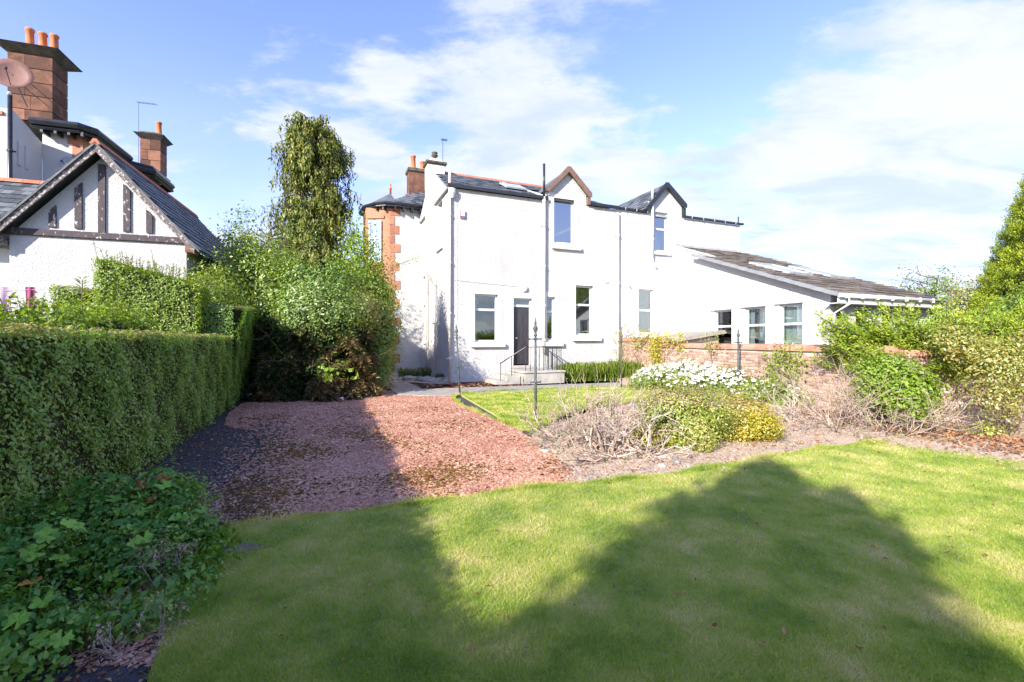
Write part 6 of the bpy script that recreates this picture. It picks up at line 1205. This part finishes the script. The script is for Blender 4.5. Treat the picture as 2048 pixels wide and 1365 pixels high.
# golden cypress at the right
def golden(c, h, r, label):
    t = thing('golden_cypress', label, 'tree', (c[0], c[1], 0)); tr = MB(); tr.tube([(0, 0, -.1), (0, 0, h * .5), (0, 0, h * .92)], [.25, .14, .03], 8); tr.build('trunk', M['bark'], t); lim = MB()
    n = 9500; z = h * (1 - np.sqrt(rng.uniform(0, 1, n))) * .985 + .3; a = rng.uniform(0, 6.283, n); keep = (np.cos(a) < .1) & (z < 9.5); z, a = z[keep], a[keep]; n = len(z)
    rr = np.minimum(r * (1 - z / h), r * .9) * rng.uniform(.93, 1.04, n); C = np.stack([np.cos(a) * rr, np.sin(a) * rr, z], 1)
    for i in range(0, n, 6): lim.tube([(0, 0, C[i, 2] - .5), tuple(C[i] * [.95, .95, 1])], [.025, .006], 4, False)
    lim.build('limbs', M['bark'], t); m = 95; out = unit(C * [1, 1, 0]); f = rng.uniform(0, 1, (n, m)); lat = rng.normal(0, .10, (n, m)); T = np.stack([-out[:, 1], out[:, 0], 0 * z], 1)
    P = C[:, None] + (out[:, None] * .55 + [0, 0, .75]) * (f * .27)[..., None] + T[:, None] * (lat * (1.1 - f))[..., None] + rng.normal(0, .035, (n, m, 3)) - out[:, None] * .12
    Tn = np.repeat(out[:, None] * .6 + [0, 0, .8], m, 1) + T[:, None] * (lat * 4)[..., None] + rng.normal(0, .25, (n, m, 3)); P = P.reshape(-1, 3); Tn = unit(Tn.reshape(-1, 3)) * 2
    V, F = leaves(P, np.repeat(out, m, 0) + rng.normal(size=P.shape) * .5, .056, aspect=.36, tdir=Tn, tw=.8); new('crown', npmesh('crown', V, F), t, M['goldcon'])
    MB().lathe([(r * .8, .2), (r * .76, h * .18), (r * .52, h * .42), (r * .26, h * .7), (.05, h * .93)], 0, 0, 20).build('dark_core', M['core'], t)  # solid dark cone filling the crown, shade put into its colour
golden((17.4, 11.1), 16.6, 5.1, 'large golden-green cone-shaped cypress at the right edge of the garden')
tree('garden_tree', 'thin branched young tree with sparse leaves just beyond the extension gutter', (14.4, 14.2), 3.6, 1.4, (.9, .7, .95), M['roseleaf'], .07, 60, 40, .14, inner=.3)
tree('garden_tree', 'dark green tree behind the extension corner and the golden cypress', (19.5, 21), 4.9, 1.6, (2.1, 1.5, 1.5), M['mixleaf'], .1, 120, 50, .3)
shrub('mixed_shrub', 'light green shrub between the juniper and the golden cypress', 'shrub', (12.0, 10.6, 1.75), (.9, .6, .7), M['yellowleaf'], .07, 130, 50, .18, 6)
shrub('mixed_shrub', 'tangled climbing shrub in front of the golden cypress base', 'shrub', (11.9, 10.2, 1.9), (.8, .5, .8), M['mixleaf'], .06, 130, 45, .18, 6)
fh = thing('distant_house', 'distant pale house with a row of red chimney pots beyond the garden', 'house', (37.5, 40, 0), .2); MB().box(-4, 4, 0, 8, -.1, 2.6).build('house_wall', M['smooth'], fh); MB().prism([(-4.3, 2.6), (4.3, 2.6), (3, 3.2), (-3, 3.2)], -.3, 8.3).build('roof', M['slate'], fh)
MB().box(-.8, .8, 3, 3.8, 2.6, 3.7).build('chimney', M['smooth'], fh)
for k in range(4): chimney_pot(fh, -.6 + k * .38, 3.4, 3.7, .8, .17)
for (x, y, h, r_, lab) in [(30, 62, 8, 5, 'distant round tree far beyond the extension'), (48, 55, 6.5, 5, 'distant low tree beyond the golden cypress'), (-22, 45, 10, 4, 'distant tree far behind the sandstone villa'), (-11, 48, 7.5, 4, 'distant tree far behind the weeping cypress')]:
    tree('distant_tree', lab, (x, y), h, h * .3, (r_, r_, h * .42), M['mixleaf'], .3, 130, 30, .7, 'far trees beyond the houses', .3)

# ------------------------------------------------------------------ broad-leaved plants in the corner of the lawn
def lobed_mesh(lobes, mat, seed):
    r0 = random.Random(seed); vs = [(0, 0, 0)]; n = lobes * 4
    for k in range(n + 1):
        a = -2.75 + 5.5 * k / n; l = abs(math.cos(a * lobes / 1.76 * .88)); rr = .62 + .42 * l ** .7 * (1 if k % 2 else .93); vs.append((rr * math.sin(a), rr * math.cos(a), .12 * rr * rr + .05 * math.sin(a * lobes) + r0.uniform(-.02, .02)))
    fs = [(0, k + 1, k + 2) for k in range(n)]; m = MB(); m.add(vs, fs); me = m.mesh('leaf'); me.materials.append(mat); return me
LM = [lobed_mesh(5, M['lobed'], 1), lobed_mesh(7, M['lobed'], 2), lobed_mesh(5, M['lobed'], 3)]; LR = lobed_mesh(5, M['lobed_red'], 4)
def mallow(label, c, r, h, n, s, red=.02, fill=1.):
    t = thing('broad_leaved_plant', label, 'plant', (c[0], c[1], 0), 0, 'broad-leaved plants in the bed beside the clipped hedge'); sm = MB()
    for i in range(n):
        a = rnd.uniform(0, 6.283); q = math.sqrt(rnd.random()); x, y = math.cos(a) * q * r, math.sin(a) * q * r; z = h * (1.02 - .6 * q ** 2.2) * rnd.uniform(.72, 1.08); sz = s * rnd.uniform(.65, 1.25)
        tilt = Vector((x / r * .55 + rnd.gauss(0, .3), y / r * .55 + rnd.gauss(0, .3) - .25, 1)).normalized()
        mx = Matrix.Translation((x, y, z)) @ tilt.to_track_quat('Z', 'Y').to_matrix().to_4x4() @ Matrix.Rotation(rnd.uniform(0, 6.28), 4, 'Z') @ Matrix.Diagonal((sz, sz, sz, 1))
        new('leaf', LR if rnd.random() < red * .35 else rnd.choice(LM), t, None, mx)
        sm.tube([(x * .25, y * .25, .0), (x * .8, y * .8, z * .6), (x, y, z)], .0035, 4, False)
    sm.build('stems', M['strap'], t)
    P, Nn = clumps((0, 0, h * .4), (r * .95, r * .95, h * .45), int(150 * fill), 30, .05, .3); leafobj('small_leaves', P, Nn, .033, M['mallow'], t, aspect=.6)
    return t
mallow('lush green lobed plant nearest the clipped hedge in the corner bed', (-3.15, 2.75), .48, .56, 78, .052)
mallow('large-leaved green plant in front of the hedge foot, left of the yellowing one', (-3.2, 3.5), .42, .56, 60, .05)
mallow('plant with yellowing and orange leaves next to the bare soil strip', (-2.9, 3.75), .3, .56, 42, .045, .15)
mallow('low lobed plant at the middle of the corner bed', (-2.55, 3.1), .34, .42, 46, .044, .04)
mallow('plant of narrower leaves spilling toward the lawn edge', (-2.45, 3.4), .22, .36, 26, .04, .05)
mallow('small reddening plant at the bottom corner of the bed', (-2.45, 2.2), .36, .36, 44, .042, .15)
def driedstems(label, c, r, h, n):
    t = thing('dried_flower_stems', label, 'plant', (c[0], c[1], 0)); m = MB(); tp = []
    for i in range(n):
        a = rnd.uniform(0, 6.28); q = rnd.uniform(0, r); tp += twigs(m, (math.cos(a) * q, math.sin(a) * q, 0), (rnd.gauss(0, .35), rnd.gauss(0, .35), 1), h, .003, 2, .5, kids=(2, 3), wig=.12, shr=.4)
    m.build('stems', M['dead'], t); P = np.array([tuple(p) for p in tp]); P = np.repeat(P, 3, 0) + rng.normal(0, .012, (len(P) * 3, 3)); leafobj('seedheads', P, rng.normal(size=P.shape), .016, M['fadedbloom'], t, 'stuff')
driedstems('dried brown flower stems at the edge of the lobed plants', (-2.3, 3.0), .22, .22, 22); driedstems('dried stems low down in the corner of the bed', (-2.05, 2.4), .25, .14, 22); driedstems('wispy dried stems beside the yellowing plant', (-2.6, 3.75), .2, .25, 20)
shrub('seedling_weed', 'green weeds spreading along the lawn edge in the corner bed', 'plant', (-2.1, 2.75, .07), (.22, .5, .1), M['mallow'], .04, 60, 16, .05, 0, lo=.0, core=0)
shrub('seedling_weed', 'weedy green tuft growing out of the lawn corner by the gravel', 'plant', (gp(430, 1100)[0], gp(430, 1100)[1], .06), (.16, .12, .08), M['brightleaf'], .03, 30, 20, .03, 0, lo=.0, core=0)
shrub('creeping_ivy', 'dark low ground cover along the foot of the clipped hedge', 'plant', (-3.3, 3.9, .1), (.5, .6, .12), M['mallow'], .045, 70, 18, .06, 0, lo=.0, core=0)

# ------------------------------------------------------------------ trees behind the photographer that throw the shadows on the lawn
def shade_tree(label, c, h, r, k, rise=1.7, z0=.6):
    t = thing('conifer_tree', label, 'tree', (c[0], c[1], 0), 0, 'conifers behind the garden hedge'); MB().tube([(0, 0, -.1), (0, 0, h * .9)], [.2, .03], 8).build('trunk', M['bark'], t)
    z = rng.uniform(z0, h, k); a = rng.uniform(0, 6.283, k); env = r * np.minimum(1, np.maximum(h - z, 0) / rise) ** .7 * (1 + .24 * np.sin(z * 6.2 + a * 2) + .12 * np.sin(z * 13)); rr = env * np.sqrt(rng.uniform(0, 1, k)) * np.where(rng.uniform(0, 1, k) < .16, 1.5, 1.0); C = np.stack([np.cos(a) * rr, np.sin(a) * rr, z], 1); m = 40
    P = np.repeat(C, m, 0) + rng.normal(size=(k * m, 3)) * .10; leafobj('crown', P, rng.normal(size=P.shape) + [0, 0, .6], .15, M['cypress'], t)
bk_ = math.tan(SUN_EL)
def cast(x, y, h): d = h / bk_; return (x - SUN_H[0] * d, y - SUN_H[1] * d)
shade_tree('tall columnar conifer behind the photographer, tallest of the group', cast(3.1, 5.45, 6.4), 6.4, .90, 1000, 2.4)
shade_tree('slender side conifer of the group behind the photographer', cast(3.34, 4.75, 6.0), 6.0, .28, 230, 1.0)
shade_tree('lowest slender conifer of the group behind the photographer', cast(3.0, 3.75, 5.5), 5.5, .28, 230, 1.0)
